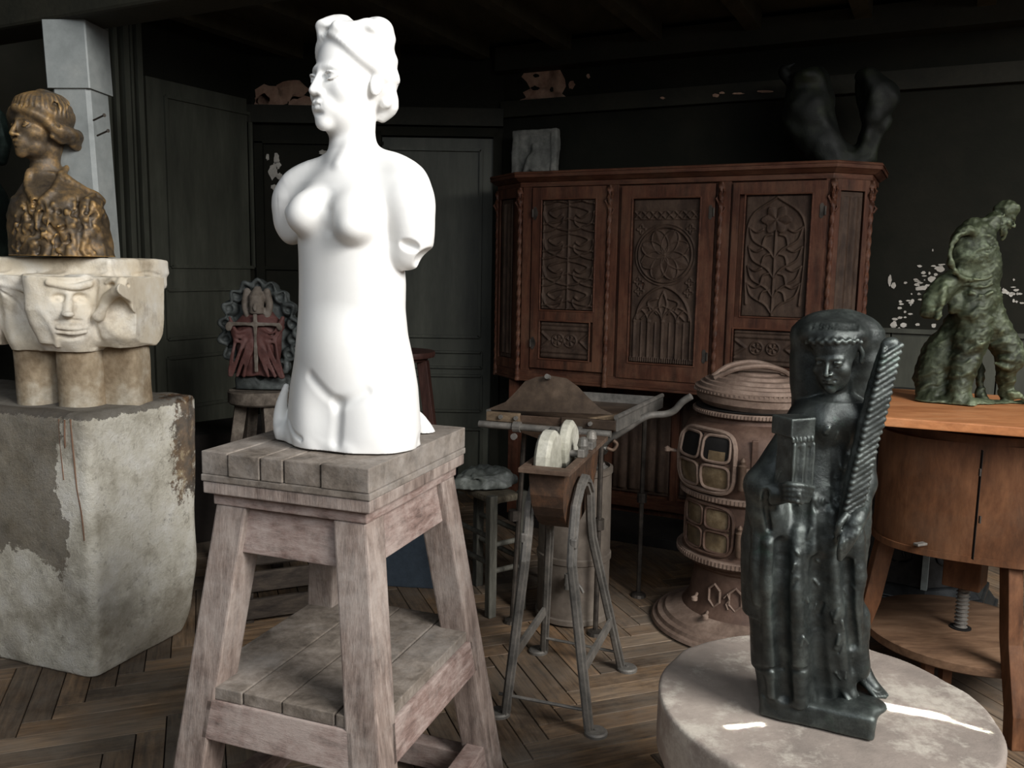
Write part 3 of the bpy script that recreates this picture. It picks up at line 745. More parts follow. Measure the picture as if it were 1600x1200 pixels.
    s.ell(V(563, 30, .03), (.010, .06, .010), k=.016, cut=True)
    return s.mesh('marble_torso', M_marble, loc=(V(550, 690).x, Y0, 1.0))
tor = build_torso()
tag(tor, 'white marble armless female torso with head turned aside, on the tall wooden stand', 'statue')
# ---------------------------------------------------------------- left: rough stone block, carved capital, bronze bust
FC = Wz(150, 1068, 0); RC = Wz(300, 985, 0); STB = tuple((RC - FC).normalized())[:2]
def stone_block():
    t = NT('weathered_limestone_block')
    a = t.ramp(t.noise(7, 9, .7), [(.32, srgb(176, 168, 150)), (.5, srgb(224, 218, 202)), (.68, srgb(242, 238, 228))])
    grime = t.ramp(t.noise(2.6, 9, .72), [(.50, 0.0), (.60, 1.0)])
    sp = t.n('ShaderNodeSeparateXYZ'); t.l(t.co, sp.inputs[0])
    bx_, by_ = STB
    v = t.math('MULTIPLY_ADD', sp.outputs[0], bx_, t.math('MULTIPLY', sp.outputs[1], by_))
    u = t.math('MULTIPLY_ADD', sp.outputs[0], by_, t.math('MULTIPLY', sp.outputs[1], -bx_))
    col = t.mix(t.math('MULTIPLY', grime, .45), a, srgb(128, 116, 98))
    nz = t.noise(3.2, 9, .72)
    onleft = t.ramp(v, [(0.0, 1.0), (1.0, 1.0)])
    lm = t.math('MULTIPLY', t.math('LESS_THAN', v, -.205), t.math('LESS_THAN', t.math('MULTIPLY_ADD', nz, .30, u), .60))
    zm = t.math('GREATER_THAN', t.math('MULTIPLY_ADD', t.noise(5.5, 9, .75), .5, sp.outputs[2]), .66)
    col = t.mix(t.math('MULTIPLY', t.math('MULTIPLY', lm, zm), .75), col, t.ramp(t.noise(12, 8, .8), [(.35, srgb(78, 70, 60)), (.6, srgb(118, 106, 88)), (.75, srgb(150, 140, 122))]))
    top = t.math('GREATER_THAN', t.math('MULTIPLY_ADD', t.noise(18, 8, .8), .06, sp.outputs[2]), .925); col = t.mix(t.math('MULTIPLY', top, .8), col, srgb(88, 82, 76))
    # rust bloom on the far edge
    vm = t.n('ShaderNodeVectorMath', operation='DISTANCE'); mp = t.n('ShaderNodeMapping'); mp.inputs['Scale'].default_value = (1, 1, .42); t.l(t.co, mp.inputs[0]); t.l(mp.outputs[0], vm.inputs[0]); vm.inputs[1].default_value = (.56, -.0, .74 * .42)
    v2 = t.ramp(t.math('ADD', t.math('MULTIPLY', vm.outputs['Value'], 4.0), t.math('MULTIPLY', t.noise(24, 9, .8), 1.2)), [(.92, 1.0), (1.0, 0.0)])
    col = t.mix(t.math('MULTIPLY', v2, .85), col, t.ramp(t.noise(20, 6), [(.42, srgb(52, 34, 20)), (.6, srgb(104, 74, 44)), (.68, srgb(170, 150, 116))]))
    spk = t.ramp(t.noise(30, 9, .8), [(.56, 0.0), (.64, 1.0)]); col = t.mix(t.math('MULTIPLY', spk, .5), col, srgb(110, 100, 86))
    t.bump(t.noise(55, 8, .75), 1.0, .008)
    return t.done(col, .95, 0, .1)
M_block = stone_block()
FC = Wz(150, 1068, 0); RC = Wz(300, 985, 0)
bd = (RC - FC).normalized(); bl = Vector((-bd.y, bd.x, 0)); bl = bl if bl.x < 0 else -bl
ZB = .915; BW, BD = 1.05, .47
bc = Vector((FC.x, FC.y, 0)) + bd * BD / 2 + bl * BW / 2
def build_block():
    s = Sculpt((bc.x - .85, bc.y - .65, -.005), (bc.x + .6, bc.y + .75, ZB + .03), .008)
    ang = math.atan2(bd.y, bd.x) - PI / 2
    R = Matrix((-bl, bd, Vector((0, 0, 1)))).transposed()
    q = s.sub(tuple(s.lo), tuple(s.lo + 5)); sl, X, Y, Z = q
    X = X - bc.x; Y = Y - bc.y; u = X * (-bl.x) + Y * (-bl.y); v = X * bd.x + Y * bd.y
    g = np.interp(Z, [0, .25, .9], [-.0, .02, .045]); cut = np.clip((.12 - Z) / .12, 0, 1) ** 2 * .03
    rad = .032
    a = [np.abs(u) - (BW / 2 + g - cut) + rad, np.abs(v) - (BD / 2 + g * .6 - cut * .6) + rad, np.abs(Z - ZB / 2 + .02) - (ZB / 2 + .02) + rad]
    a = np.broadcast_arrays(*a)
    s.d[:] = np.sqrt(sum(np.maximum(w, 0) ** 2 for w in a)) + np.minimum(np.maximum(a[0], np.maximum(a[1], a[2])), 0) - rad
    s.rough(.0045, 12, 3, 3, band=6)
    o = s.mesh('stone_block', M_block, loc=(bc.x, bc.y, 0))
    m_r = mottled('rusty_brown_drip', srgb(108, 80, 64), srgb(142, 112, 92), rough=.9)
    for pts in (((92, 655), (95, 700), (100, 750)), ((110, 655), (114, 700), (120, 760), (127, 800), (132, 845)), ((101, 656), (101, 685), (102, 700))):
        P = spline(s.hits(pts, -.001), 8); MB().tube(P, .0028, 6).build('rust_drip', m_r, parent=o)
    return o
blk = build_block(); tag(blk, 'huge rough pale stone block with rust stains under the carved capital', 'stone block')

YC = FC.y + .20
def K(px, py, dy=0.0): return Wy(px, py, YC + dy)
M_cap = (lambda t: (t.bump(t.noise(38, 9, .75), .7, .005),
    t.done(t.mix(t.math('MULTIPLY', t.ramp(t.noise(6, 9, .7), [(.5, 0.0), (.62, 1.0)]), .5), t.ramp(t.noise(4, 7, .6), [(.35, srgb(206, 190, 164)), (.5, srgb(226, 214, 192)), (.65, srgb(240, 234, 222))]), srgb(150, 132, 108)), .9, 0, .15))[-1])(NT('carved_limestone'))
M_col = mottled('brown_stained_column_stone', srgb(120, 98, 72), srgb(172, 154, 128), srgb(206, 196, 178), scale=6, rough=.85, bump=.5, bscale=50)
ZK = K(120, 602).z; ZK = max(ZK, ZB + .006)
def build_capital():
    lo = K(-200, 612, .3); hi = K(280, 392, .3); lo.y = YC - .30; hi.y = YC + .46; lo.z = K(120, 548).z
    s = Sculpt(lo, hi, .0038)
    zt = K(120, 404, .0).z; zb_ = K(120, 545).z
    R = Matrix((ER, EN, Vector((0, 0, 1)))).transposed()
    c0 = K(115, 404, 0.0)
    ang = math.radians(-6); W2 = Rz(ang)
    ux = W2 @ Vector((1, 0, 0)); uy = W2 @ Vector((0, 1, 0))
    right = K(198, 425, .04); w = .50
    cen = right - ux * w + uy * .12
    # abacus
    s.box(Vector((cen.x, cen.y, zt - .028)), (w - .012, .20, .030), rot=W2, rad=.012, k=.0)
    s.box(Vector((cen.x, cen.y, zt - .075)), (w - .018, .195, .035), rot=W2, rad=.02, k=.01)
    # right lobe, centre console and left lobe
    def lobe(pxc, wt, wb, yoff, zt_, zb2, dt, db):
        t_ = K(pxc, 430); rows = []
        for f, p in ((0, 0), (.3, .05), (.6, .22), (.85, .55), (1, 1)):
            z = zt_ + (zb2 - zt_) * f; ww = wt + (wb - wt) * p; dd = dt + (db - dt) * p
            rows.append((z, t_.x, YC + yoff, ww, dd))
        s.loft(rows, ang, k=.03, power=3.2)
    lobe(190, .150, .072, .02, zt - .06, zb_ + .012, .15, .10)
    lobe(120, .105, .085, -.03, zt - .06, zb_, .16, .085)
    lobe(56, .12, .08, .02, zt - .06, zb_, .13, .08)
    lobe(-40, .12, .08, .04, zt - .06, zb_ + .01, .13, .08)
    # arch hollow at the left
    s.ell(K(18, 505, -.13), (.105, .06, .14), rot=Ry(.55), k=.02, cut=True)
    s.cap(K(-30, 455, -.1), K(-10, 560, -.1), .05, .05, k=.02, cut=True)
    s.path(s.hits([(0, 442), (35, 452), (62, 478), (84, 515), (90, 540)], -.002), .008, k=.008)
    s.path(s.hits([(0, 455), (22, 470), (44, 500), (60, 530)], -.002), .004, k=.006, cut=True)
    # console face
    s.loft([(K(112, 440).z, K(112, 440).x, YC - .125, .070, .06), (K(112, 480).z, K(112, 480).x, YC - .135, .072, .06), (K(113, 505).z, K(113, 505).x, YC - .125, .060, .05), (K(113, 530).z, K(113, 530).x, YC - .105, .044, .04)], 0, k=.012, power=2.8)
    H = lambda x, y, b=0.0: s.hit(x, y, b)
    s.path([H(76, 442, -.004), H(112, 449, -.006), H(146, 442, -.004)], .011, k=.006)
    for x in (92, 126):
        s.ell(H(x, 466, -.002), (.024, .022, .016), k=.010, cut=True); s.ell(H(x, 468, .004), (.014, .012, .009), k=.004)
    s.cap(H(108, 462), H(106, 490, -.008), .009, .015, k=.010); s.ell(H(106, 491, -.004), (.022, .014, .010), k=.008)
    s.path([H(88, 503), H(106, 500, -.003), H(128, 502)], .005, k=.006, cut=True)
    for yy in (512, 519): s.path([H(90, yy, -.003), H(112, yy + 2, -.006), H(134, yy, -.003)], .006, k=.005)
    s.path([H(92, 526), H(112, 529), H(132, 525)], .004, k=.004, cut=True)
    s.path(s.hits([(150, 440), (148, 470), (146, 500), (154, 530)], -.001), .007, k=.008, cut=True)
    # grotesque on the right lobe
    s.ell(H(205, 490, .003), (.085, .03, .075), k=.02, cut=True)
    s.path([H(160, 434), H(190, 440, -.006), H(225, 436)], .007, k=.008)
    for x, t in ((176, -1), (204, 1)):
        s.ell(H(x, 446, -.002), (.016, .016, .010), k=.006, cut=True); s.path([H(x - 10, 442, -.003), H(x, 437, -.006), H(x + 10, 441, -.003)], .005, k=.005)
    s.cap(H(189, 438), H(188, 449, -.012), .010, .017, k=.008)
    s.path([H(186, 452, -.010), H(168, 466, -.008), H(160, 482, -.010), H(154, 494, -.008)], [.017, .016, .014, .018], k=.006)
    s.path([H(190, 452, -.010), H(203, 466, -.010), H(212, 482, -.008), H(222, 487, -.006)], [.017, .016, .013, .007], k=.006)
    s.path([H(216, 440, -.004), H(226, 452, -.006), H(222, 470, -.004)], .007, k=.006); s.path([H(230, 436, -.002), H(240, 460, -.004), H(236, 490, -.002)], .006, k=.006)
    for i in range(7): p = H(243 - i * 2, 442 + i * 12, -.002); s.ell(p, (.017, .016, .011), rot=Ry(.4), k=.005)
    s.path([H(206, 430), H(230, 426), H(250, 430)], .004, k=.004, cut=True)
    s.rough(.0035, 26, 9, 3)
    return s.mesh('carved_capital', M_cap, parent=None, loc=(cen.x, cen.y, zb_)), zt, zb_
cap_o, ZCT, ZCB = build_capital()
tag(cap_o, 'cream carved stone capital with a mask-like face, under the gilded bust', 'capital')
cr = []
for px, r, yo, pw in ((56, .076, .03, 2.0), (134, .071, -.03, 2.0), (190, .066, .04, 4.0)):
    s0 = K(px, 570); ybase = YC + yo
    s = Sculpt((s0.x - .1, ybase - .11, ZB - .02), (s0.x + .1, ybase + .11, ZCB + .03), .005)
    s.loft([(ZB - .012, s0.x, ybase, r * 1.03, r * 1.03), (ZCB + .015, s0.x - .004, ybase, r, r)], math.radians(-6), k=0, power=pw)
    s.rough(.0015, 30, 4, 2)
    cr.append(s.mesh('column_stub', M_col, loc=(s0.x, ybase, ZB)))
for o, l in zip(cr, ('brown round stone column stub, leftmost of three under the capital', 'grey-brown round stone column stub in the middle, below the carved mask', 'square-edged stone column stub with brown stain, right end under the capital')):
    tag(o, l, 'column stub', 'column stubs under the capital')

def bronze(name, dark, mid, hi, green=None, rough=.42, metal=.55, scale=9, bump=.5, bscale=55, hip=.53, edge=None):
    t = NT(name); f = t.noise(scale, 9, .7)
    col = t.ramp(f, [(.34, dark), (.52, mid), (.68, hi)])
    if green: col = t.mix(t.math('MULTIPLY', t.ramp(t.noise(scale * .6, 8, .75), [(hip, 0.0), (hip + .12, 1.0)]), .8), col, green)
    if edge:
        g = t.n('ShaderNodeNewGeometry'); p = t.ramp(g.outputs['Pointiness'], [(.505, 0.0), (.58, 1.0)]); col = t.mix(t.math('MULTIPLY', p, .55), col, edge)
    t.bump(t.noise(bscale, 8, .75), bump, .004)
    r = t.ramp(t.noise(scale * 1.5, 6), [(.3, rough - .08), (.7, rough + .15)])
    return t.done(col, r, metal, .5)
M_gilt = bronze('gilded_brown_bronze', srgb(54, 46, 38), srgb(92, 78, 60), srgb(154, 122, 78), srgb(92, 86, 80), rough=.45, metal=.35, scale=11, bscale=45, edge=srgb(216, 170, 98))
def build_boy():
    Yb = YC + .03
    B = lambda px, py, dy=0.0: Wy(px, py, Yb + dy)
    lo = B(-40, 410, .15); hi = B(200, 120, .15); lo.y = Yb - .22; hi.y = Yb + .24; lo.z = ZCT + .003
    s = Sculpt(lo, hi, .0036)
    def row(py, xl, xr, q, dy=0.0, yaw=0):
        a = B(xl, py, dy); b = B(xr, py, dy); w = (b.x - a.x) / 2; return (a.z, (a.x + b.x) / 2, Yb + dy, w, w * q)
    rr = [row(275, 58, 108, .8, .03), row(292, 40, 136, .7, .02), row(310, 20, 154, .62, .01), row(335, 16, 166, .62), row(370, 17, 172, .62), row(400, 18, 177, .62)]
    rr.append((ZCT, rr[-1][1], rr[-1][2], rr[-1][3], rr[-1][4]))
    s.loft(rr, math.radians(-12), k=0, power=2.6)
    s.loft([row(215, 50, 100, .95, .02), row(250, 52, 93, 1.0, .02), row(275, 46, 98, 1.0, .015), row(300, 40, 112, .9, .01)], 0, k=.03)
    # collar, lapels, buttons, folds
    s.path(s.hits([(46, 268), (44, 290), (58, 315), (80, 300), (96, 275), (104, 262)], -.002), .011, k=.012)
    s.path(s.hits([(96, 272), (120, 290), (150, 305), (158, 315)], -.002), .012, k=.012)
    s.path(s.hits([(55, 318), (58, 350), (60, 395)], 0), .006, k=.012, cut=True)
    s.path(s.hits([(120, 312), (122, 345), (126, 398)], 0), .009, k=.016, cut=True)
    s.ell(s.hit(140, 330, .012), (.035, .03, .04), k=.02)
    random.seed(3)
    for i in range(110):
        x = random.uniform(22, 170); y = random.uniform(308, 396); L = random.uniform(-8, 22)
        p = s.hit(x, y, random.choice((-.002, .003))); q = s.hit(x + random.uniform(-9, 9), min(y + L, 400), random.choice((-.002, .003)))
        s.cap(p, q, random.uniform(.003, .008), k=.008, cut=random.random() < .4)
    # head
    hc = B(60, 196, .0); Hh = .225; R = yawpitch(math.radians(24), math.radians(2))
    face(s, hc, R, Hh, nose=1.02, lips=1.0, ears=False)
    s.frame(hc, R, Hh)
    s.ell((0, .11, .15), (.42, .46, .37), k=.03)
    for sx in (-1, 1):
        s.path([(0, -.33, .20), (sx * .18, -.29, .15), (sx * .33, -.12, .04), (sx * .38, .04, -.12)], [.05, .06, .08, .10], k=.07)
        s.path([(sx * .40, .0, -.08), (sx * .40, .18, -.14), (sx * .30, .38, -.16), (sx * .1, .46, -.16)], [.11, .12, .12, .12], k=.04)
        s.path([(sx * .37, -.06, -.17), (sx * .38, .04, -.22), (sx * .40, .14, -.20)], .05, k=.02)
        s.path([(sx * .40, .24, -.26), (sx * .34, .38, -.30), (sx * .2, .46, -.32)], .06, k=.03)
    for i in range(30):
        a = -2.7 + i * .186; s.path([(.42 * math.sin(a) * math.sin(t), .11 - .46 * math.cos(a) * math.sin(t), .15 + .375 * math.cos(t)) for t in (.25, .55, .85, 1.15, 1.4)], .010, k=.03, cut=True)
    for i in range(8):
        s.path([(.10, .3 + .02 * i, .48 - .02 * i), (.36, .0 + .06 * i, .26), (.47, -.04 + .07 * i, -.02), (.46, .0 + .06 * i, -.16)], .009, k=.03, cut=True)
    s.frame()
    s.rough(.0028, 48, 2, 3)
    return s.mesh('gilded_bust', M_gilt, loc=(B(98, 400).x, Yb, ZCT))
tag(build_boy(), 'gilded brown bronze bust of a bobbed-hair youth looking left, on the cream capital', 'bust')
M_dbr = bronze('black_green_bronze', srgb(30, 40, 37), srgb(50, 64, 60), srgb(78, 94, 86), rough=.4, scale=10)
def build_edge_bust():
    Yb = YC + .30
    B = lambda px, py, dy=0.0: Wy(px, py, Yb + dy)
    lo = B(-190, 470, .2); hi = B(40, 120, .2); lo.y = Yb - .2; hi.y = Yb + .2; lo.z = ZCT + .001
    s = Sculpt(lo, hi, .005)
    a = B(-150, 400); c = B(-58, 400)
    s.loft([(ZCT, c.x, Yb, .19, .12), (B(0, 330).z, c.x, Yb, .195, .12), (B(0, 280).z, c.x, Yb, .14, .10), (B(0, 258).z, c.x, Yb, .07, .07)], 0, k=0)
    s.cap(B(-58, 280), B(-52, 220), .055, k=.03)
    face(s, B(-46, 192), yawpitch(-.5), .24)
    s.frame(B(-46, 192), yawpitch(-.5), .24); s.ell((0, .12, .14), (.42, .45, .42), k=.03); s.path([(.38, 0, .1), (.42, .1, -.2), (.36, .2, -.5)], .1, k=.05); s.frame()
    s.rough(.003, 40, 5, 2)
    return s.mesh('dark_bronze_bust', M_dbr, loc=(c.x, Yb, ZCT))
tag(build_edge_bust(), 'dark green bronze bust cut by the left edge, behind the gilded bust', 'bust')

# ---------------------------------------------------------------- round-topped stool with the painted relief
M_stool = wood('grey_stool_wood', srgb(70, 62, 54), srgb(104, 94, 84), srgb(134, 124, 112), axis=(3, 3, 3), scale=6, rough=.75)
YS = 3.95
def S(px, py, dy=0.0): return Wy(px, py, YS + dy)
zst = Wy(405, 608, YS).z; r_s = (S(462, 600).x - S(358, 600).x) / 2; sc_ = S(410, 600)
stool = thing('round_stool', 'tall round-topped grey wooden stool under the painted relief', 'stool', (sc_.x, YS, 0))
MB().lathe([(r_s - .008, zst - .062), (r_s, zst - .054), (r_s, zst - .006), (r_s - .006, zst)], (sc_.x, YS, 0), 40).build('seat', M_stool, parent=stool, smooth=True)
for a in (200, 300, 60, 140):
    d = Vector((math.cos(math.radians(a)), math.sin(math.radians(a)), 0)); top = Vector((sc_.x, YS, zst - .062)) + d * r_s * .62; bot = Vector((sc_.x, YS, 0)) + d * (r_s + .06)
    MB().beam(bot, top, .042, .042, side=d, w2=.055, bev=0).build('leg', M_stool, parent=stool, bevel=.004)
def build_relief():
    M_leaf = bronze('grey_green_old_paint', srgb(34, 37, 36), srgb(62, 66, 64), srgb(88, 92, 90), rough=.6, metal=0, scale=14)
    M_red = mottled('dull_red_paint', srgb(62, 38, 35), srgb(92, 58, 53), srgb(112, 84, 80), scale=9, rough=.65, bump=.4)
    M_grey = mottled('worn_grey_brown_wood', srgb(74, 66, 58), srgb(110, 100, 90), srgb(128, 120, 112), scale=10, rough=.7, bump=.5)
    th = thing('painted_relief', 'round carved relief with red-robed seated figure and crucifix, on the round stool', 'relief', (sc_.x, YS, zst))
    b0 = lambda n: None
    def nw():
        lo = S(335, 612); hi = S(485, 425); lo.y = YS - .12; hi.y = YS + .12; lo.z = zst + .001; return Sculpt(lo, hi, .0045)
    s = nw(); c = S(409, 517)
    s.ell(c + Vector((0, .03, 0)), ((S(465, 520).x - S(352, 520).x) / 2 * .95, .05, (S(409, 442).z - S(409, 597).z) / 2 * .96), k=0)
    s.box(Vector((c.x, YS + .01, zst + .03)), (.12, .06, .035), rad=.02, k=.02)
    n = 18
    for i in range(n):
        a = math.radians(i * 360 / n) ; x = c.x + math.sin(a - PI * 0) * .155; z = c.z + math.cos(a) * .205
        z = max(z, zst + .035)
        p = Vector((x, YS - .01, z)); s.ell(p, (.036, .04, .034), k=.012)
        s.ell(p + Vector((0, -.04, .0)), (.020, .022, .018), k=.008, cut=True)
        tdir = Vector((math.cos(a), 0, -math.sin(a))); s.path([p + tdir * .03 + Vector((0, -.03, 0)), p + Vector((math.sin(a) * .03, -.035, math.cos(a) * .03)), p - tdir * .03 + Vector((0, -.03, 0))], .008, k=.006)
    s.rough(.004, 40, 6, 3); s.mesh('scroll_surround', M_leaf, parent=th)
    s = nw()
    s.loft([(S(0, 578).z, c.x, YS - .050, .100, .045), (S(0, 555).z, c.x, YS - .055, .092, .05), (S(0, 528).z, c.x, YS - .055, .105, .055), (S(0, 500).z, c.x, YS - .045, .115, .05), (S(0, 480).z, c.x, YS - .035, .06, .04)], 0, k=0)
    s.path([Vector((c.x + .005, YS - .11, S(0, 580).z)), Vector((c.x + .002, YS - .115, S(0, 530).z))], .02, k=.02, cut=True)
    for x0, x1 in ((-.11, -.05), (-.085, -.02), (-.055, -.01), (.11, .05), (.085, .02), (.055, .01), (-.12, -.09), (.12, .09)):
        s.path([Vector((c.x + x0, YS - .105, S(0, 576).z)), Vector((c.x + (x0 + x1) / 2, YS - .112, S(0, 550).z)), Vector((c.x + x1, YS - .10, S(0, 522).z))], .009, k=.010)
    for zz in (512, 505, 498): s.path([Vector((c.x - .12, YS - .08, S(0, zz - 10).z)), Vector((c.x - .08, YS - .105, S(0, zz + 12).z)), Vector((c.x - .02, YS - .09, S(0, zz + 6).z))], .008, k=.008); s.path([Vector((c.x + .12, YS - .08, S(0, zz - 10).z)), Vector((c.x + .08, YS - .105, S(0, zz + 12).z)), Vector((c.x + .02, YS - .09, S(0, zz + 6).z))], .008, k=.008)
    s.rough(.003, 40, 6, 2); s.mesh('red_robe', M_red, parent=th)
    s = nw()
    s.loft([(S(0, 482).z, c.x, YS - .07, .035, .03), (S(0, 470).z, c.x, YS - .075, .032, .035), (S(0, 455).z, c.x, YS - .07, .034, .035), (S(0, 440).z, c.x, YS - .05, .012, .02)], 0, k=0)
    s.ell(Vector((c.x + .004, YS - .105, S(0, 472).z)), (.008, .018, .018), k=.006); s.path([Vector((c.x - .045, YS - .06, S(0, 448).z)), Vector((c.x - .055, YS - .06, S(0, 470).z)), Vector((c.x - .04, YS - .06, S(0, 488).z))], .016, k=.012); s.path([Vector((c.x + .045, YS - .06, S(0, 448).z)), Vector((c.x + .055, YS - .06, S(0, 470).z)), Vector((c.x + .04, YS - .06, S(0, 488).z))], .016, k=.012)
    s.mesh('seated_head', M_grey, parent=th)
    s = nw(); zc = S(0, 497).z
    s.box(Vector((c.x, YS - .112, zc)), (.115, .007, .007), rad=.002, k=.004); s.box(Vector((c.x + .004, YS - .112, (S(0, 482).z + S(0, 570).z) / 2)), (.008, .007, (S(0, 482).z - S(0, 570).z) / 2), rad=.002, k=.004)
    s.cap((c.x + .004, YS - .125, zc - .0), (c.x + .006, YS - .135, zc - .07), .014, .011, k=.01); s.cap((c.x + .006, YS - .135, zc - .07), (c.x + .008, YS - .125, S(0, 565).z), .013, .007, k=.01)
    s.ell((c.x + .0, YS - .135, zc + .012), (.011, .012, .015), k=.005)
    for sx in (-1, 1):
        s.cap((c.x, YS - .125, zc - .006), (c.x + sx * .10, YS - .125, zc + .004), .008, .006, k=.006); s.ell((c.x + sx * .115, YS - .125, zc - .012), (.018, .014, .022), k=.01)
        for j in range(4): s.cap((c.x + sx * (.105 + .007 * j), YS - .135, zc - .01), (c.x + sx * (.103 + .008 * j), YS - .132, zc + .015), .0035, k=.003)
    s.rough(.002, 50, 6, 2); s.mesh('crucifix', M_grey, parent=th)
build_relief()
# red-brown round table behind the torso
YT = 4.1; t0 = Wy(622, 548, YT); rt = Wy(679, 548, YT).x - t0.x
M_redw = wood('red_brown_wood', srgb(44, 27, 23), srgb(66, 42, 36), srgb(84, 58, 50), axis=(6, 6, 1), scale=5, rough=.5)
tb = thing('round_side_table', 'small red-brown round-topped table mostly hidden behind the white torso', 'table', (t0.x, YT, 0))
MB().lathe([(rt * .8, t0.z - .045), (rt * .84, t0.z - .03), (rt, t0.z - .026), (rt + .004, t0.z - .01), (rt, t0.z)], (t0.x, YT, 0), 40).build('tabletop', M_redw, parent=tb, smooth=True)
for a in (-10, 110, 230):
    d = Vector((math.cos(math.radians(a)), math.sin(math.radians(a)), 0)); c = Vector((t0.x, YT, 0))
    MB().beam(c + d * (rt + .07), c + d * rt * .7 + Vector((0, 0, t0.z - .045)), .045, .045, side=d, w2=.05).build('leg', M_redw, parent=tb, bevel=.004)
# ---------------------------------------------------------------- carved cabinet on its recessed base
M_cab = wood('red_brown_oak', srgb(54, 33, 25), srgb(84, 51, 37), srgb(106, 68, 50), axis=(7, 7, 1.0), scale=4, rough=.55, bump=.25, wear=srgb(120, 92, 72), wearamt=.25)
M_cabh = wood('red_brown_oak_rail', srgb(54, 33, 25), srgb(84, 51, 37), srgb(106, 68, 50), axis=(1.5, 1.5, 8), scale=4, rough=.55, bump=.25, wear=srgb(120, 92, 72), wearamt=.25)
M_carve = wood('dusty_dark_carving', srgb(48, 36, 29), srgb(70, 54, 44), srgb(90, 72, 60), axis=(4, 4, 1.5), scale=6, rough=.7, bump=.3, wear=srgb(92, 76, 64), wearamt=.35)
X1, X2 = 812, 1291
cl = cabfront(X1, 450); cr_ = cabfront(X2, 450); cl.z = cr_.z = 0
CW = (cr_ - cl).dot(ER)
zcb = cabfront(900, 598).z; zct = cabfront(1000, 263).z; zcb = (zcb + cabfront(1088, 612).z) / 2
def cx(px, py=450): return (cabfront(px, py) - cl).dot(ER)
def cz(px, py): return cabfront(px, py).z
def cp(x, z, d=0.0): return cl + ER * x + EN * d + Vector((0, 0, z))
cab = thing('carved_cabinet', 'red-brown oak cabinet with carved gothic door panels and canted corners', 'cabinet', cp(CW / 2, 0, .25))
CANT = .145
CAL, CBL = .21, .15
plan = [(0, 0), (CW, 0), (CW + CANT, CANT), (CW + CANT, .50), (-CAL, .50), (-CAL, CBL)]
def outline(o=0.0): 
    return [(0 - o * .41, -o), (CW + o * .41, -o), (CW + CANT + o, CANT - o * .41), (CW + CANT + o, .52), (-CAL - o, .52), (-CAL - o, CBL - o * .41)]
def slabp(mb, o, z0, z1, o2=None):
    mb.hexa([cp(x, z0, d) for x, d in outline(o)], [cp(x, z1, d) for x, d in outline(o if o2 is None else o2)])
mb = MB(); slabp(mb, -.012, zcb + .01, zct - .01); mb.build('body', M_cab, parent=cab)
mb = MB(); slabp(mb, .006, zct - .075, zct - .05); slabp(mb, .012, zct - .05, zct - .03, .04); slabp(mb, .045, zct - .03, zct - .012); slabp(mb, .05, zct - .012, zct, .044); mb.build('cornice', M_cabh, parent=cab, bevel=.003)
mb = MB(); slabp(mb, .004, zcb, zcb + .045); slabp(mb, .014, zcb - .012, zcb); mb.build('bottom_rail', M_cabh, parent=cab, bevel=.003)
# stiles with twisted colonnettes
def stile(px, w, name='stile', d0=-.004):
    x = cx(px); MB().hexa([cp(x - w / 2, zcb + .045, d0), cp(x + w / 2, zcb + .045, d0), cp(x + w / 2, zcb + .045, .02), cp(x - w / 2, zcb + .045, .02)], [cp(x - w / 2, zct - .075, d0), cp(x + w / 2, zct - .075, d0), cp(x + w / 2, zct - .075, .02), cp(x - w / 2, zct - .075, .02)]).build(name, M_cab, parent=cab, bevel=.002)
def twist(base, h, r, name='twisted_colonnette', m=None):
    n = 15; seg = 150; vs = []; fs = []
    for i in range(seg + 1):
        t = i / seg; z = h * t
        rr = r if .06 < t < .9 else r * 1.25
        for k in range(n):
            a = 2 * PI * k / n; w = 1 + .15 * math.cos(3 * a - t * h / .0085) if .06 < t < .88 else 1 + (.25 * math.cos(3 * a + i) if t > .88 else 0)
            vs.append(Vector(base) + Vector((math.cos(a) * rr * w, math.sin(a) * rr * w, z)))
    for i in range(seg):
        for k in range(n): fs.append((i * n + k, i * n + (k + 1) % n, (i + 1) * n + (k + 1) % n, (i + 1) * n + k))
    mb = MB(); mb.add(vs, fs); mb.lathe([(r * 1.5, 0), (r * 1.6, .01), (r * 1.2, .025), (r * 1.5, .035)], base, 12)
    zt = Vector(base) + Vector((0, 0, h * .86))
    for k in range(6):
        a = k * 1.05; mb.tube([zt + Vector((math.cos(a) * r, math.sin(a) * r, .015 * k)), zt + Vector((math.cos(a) * r * 2, math.sin(a) * r * 2, .02 + .015 * k)), zt + Vector((math.cos(a) * r * 1.2, math.sin(a) * r * 1.2, .035 + .015 * k))], [.005, .007, .002], 6)
    mb.build(name, m or M_cabh, parent=cab, smooth=True)
for px, w in ((822, .05), (955, .05), (1127, .05), (1288, .04)): stile(px, w)
hh = zct - .075 - zcb + .01
twist(cp(cx(811), zcb - .012, -.004), hh, .011); twist(cp(cx(950), zcb - .012, -.012), hh, .011); twist(cp(cx(1121), zcb - .012, -.012), hh, .011)
twist(cp(CW + .006, zcb - .012, -.006), hh, .011); twist(cp(CW + CANT + .004, zcb - .012, CANT), hh, .013)
twist(cp(-CAL - .004, zcb - .012, CBL), hh, .011)
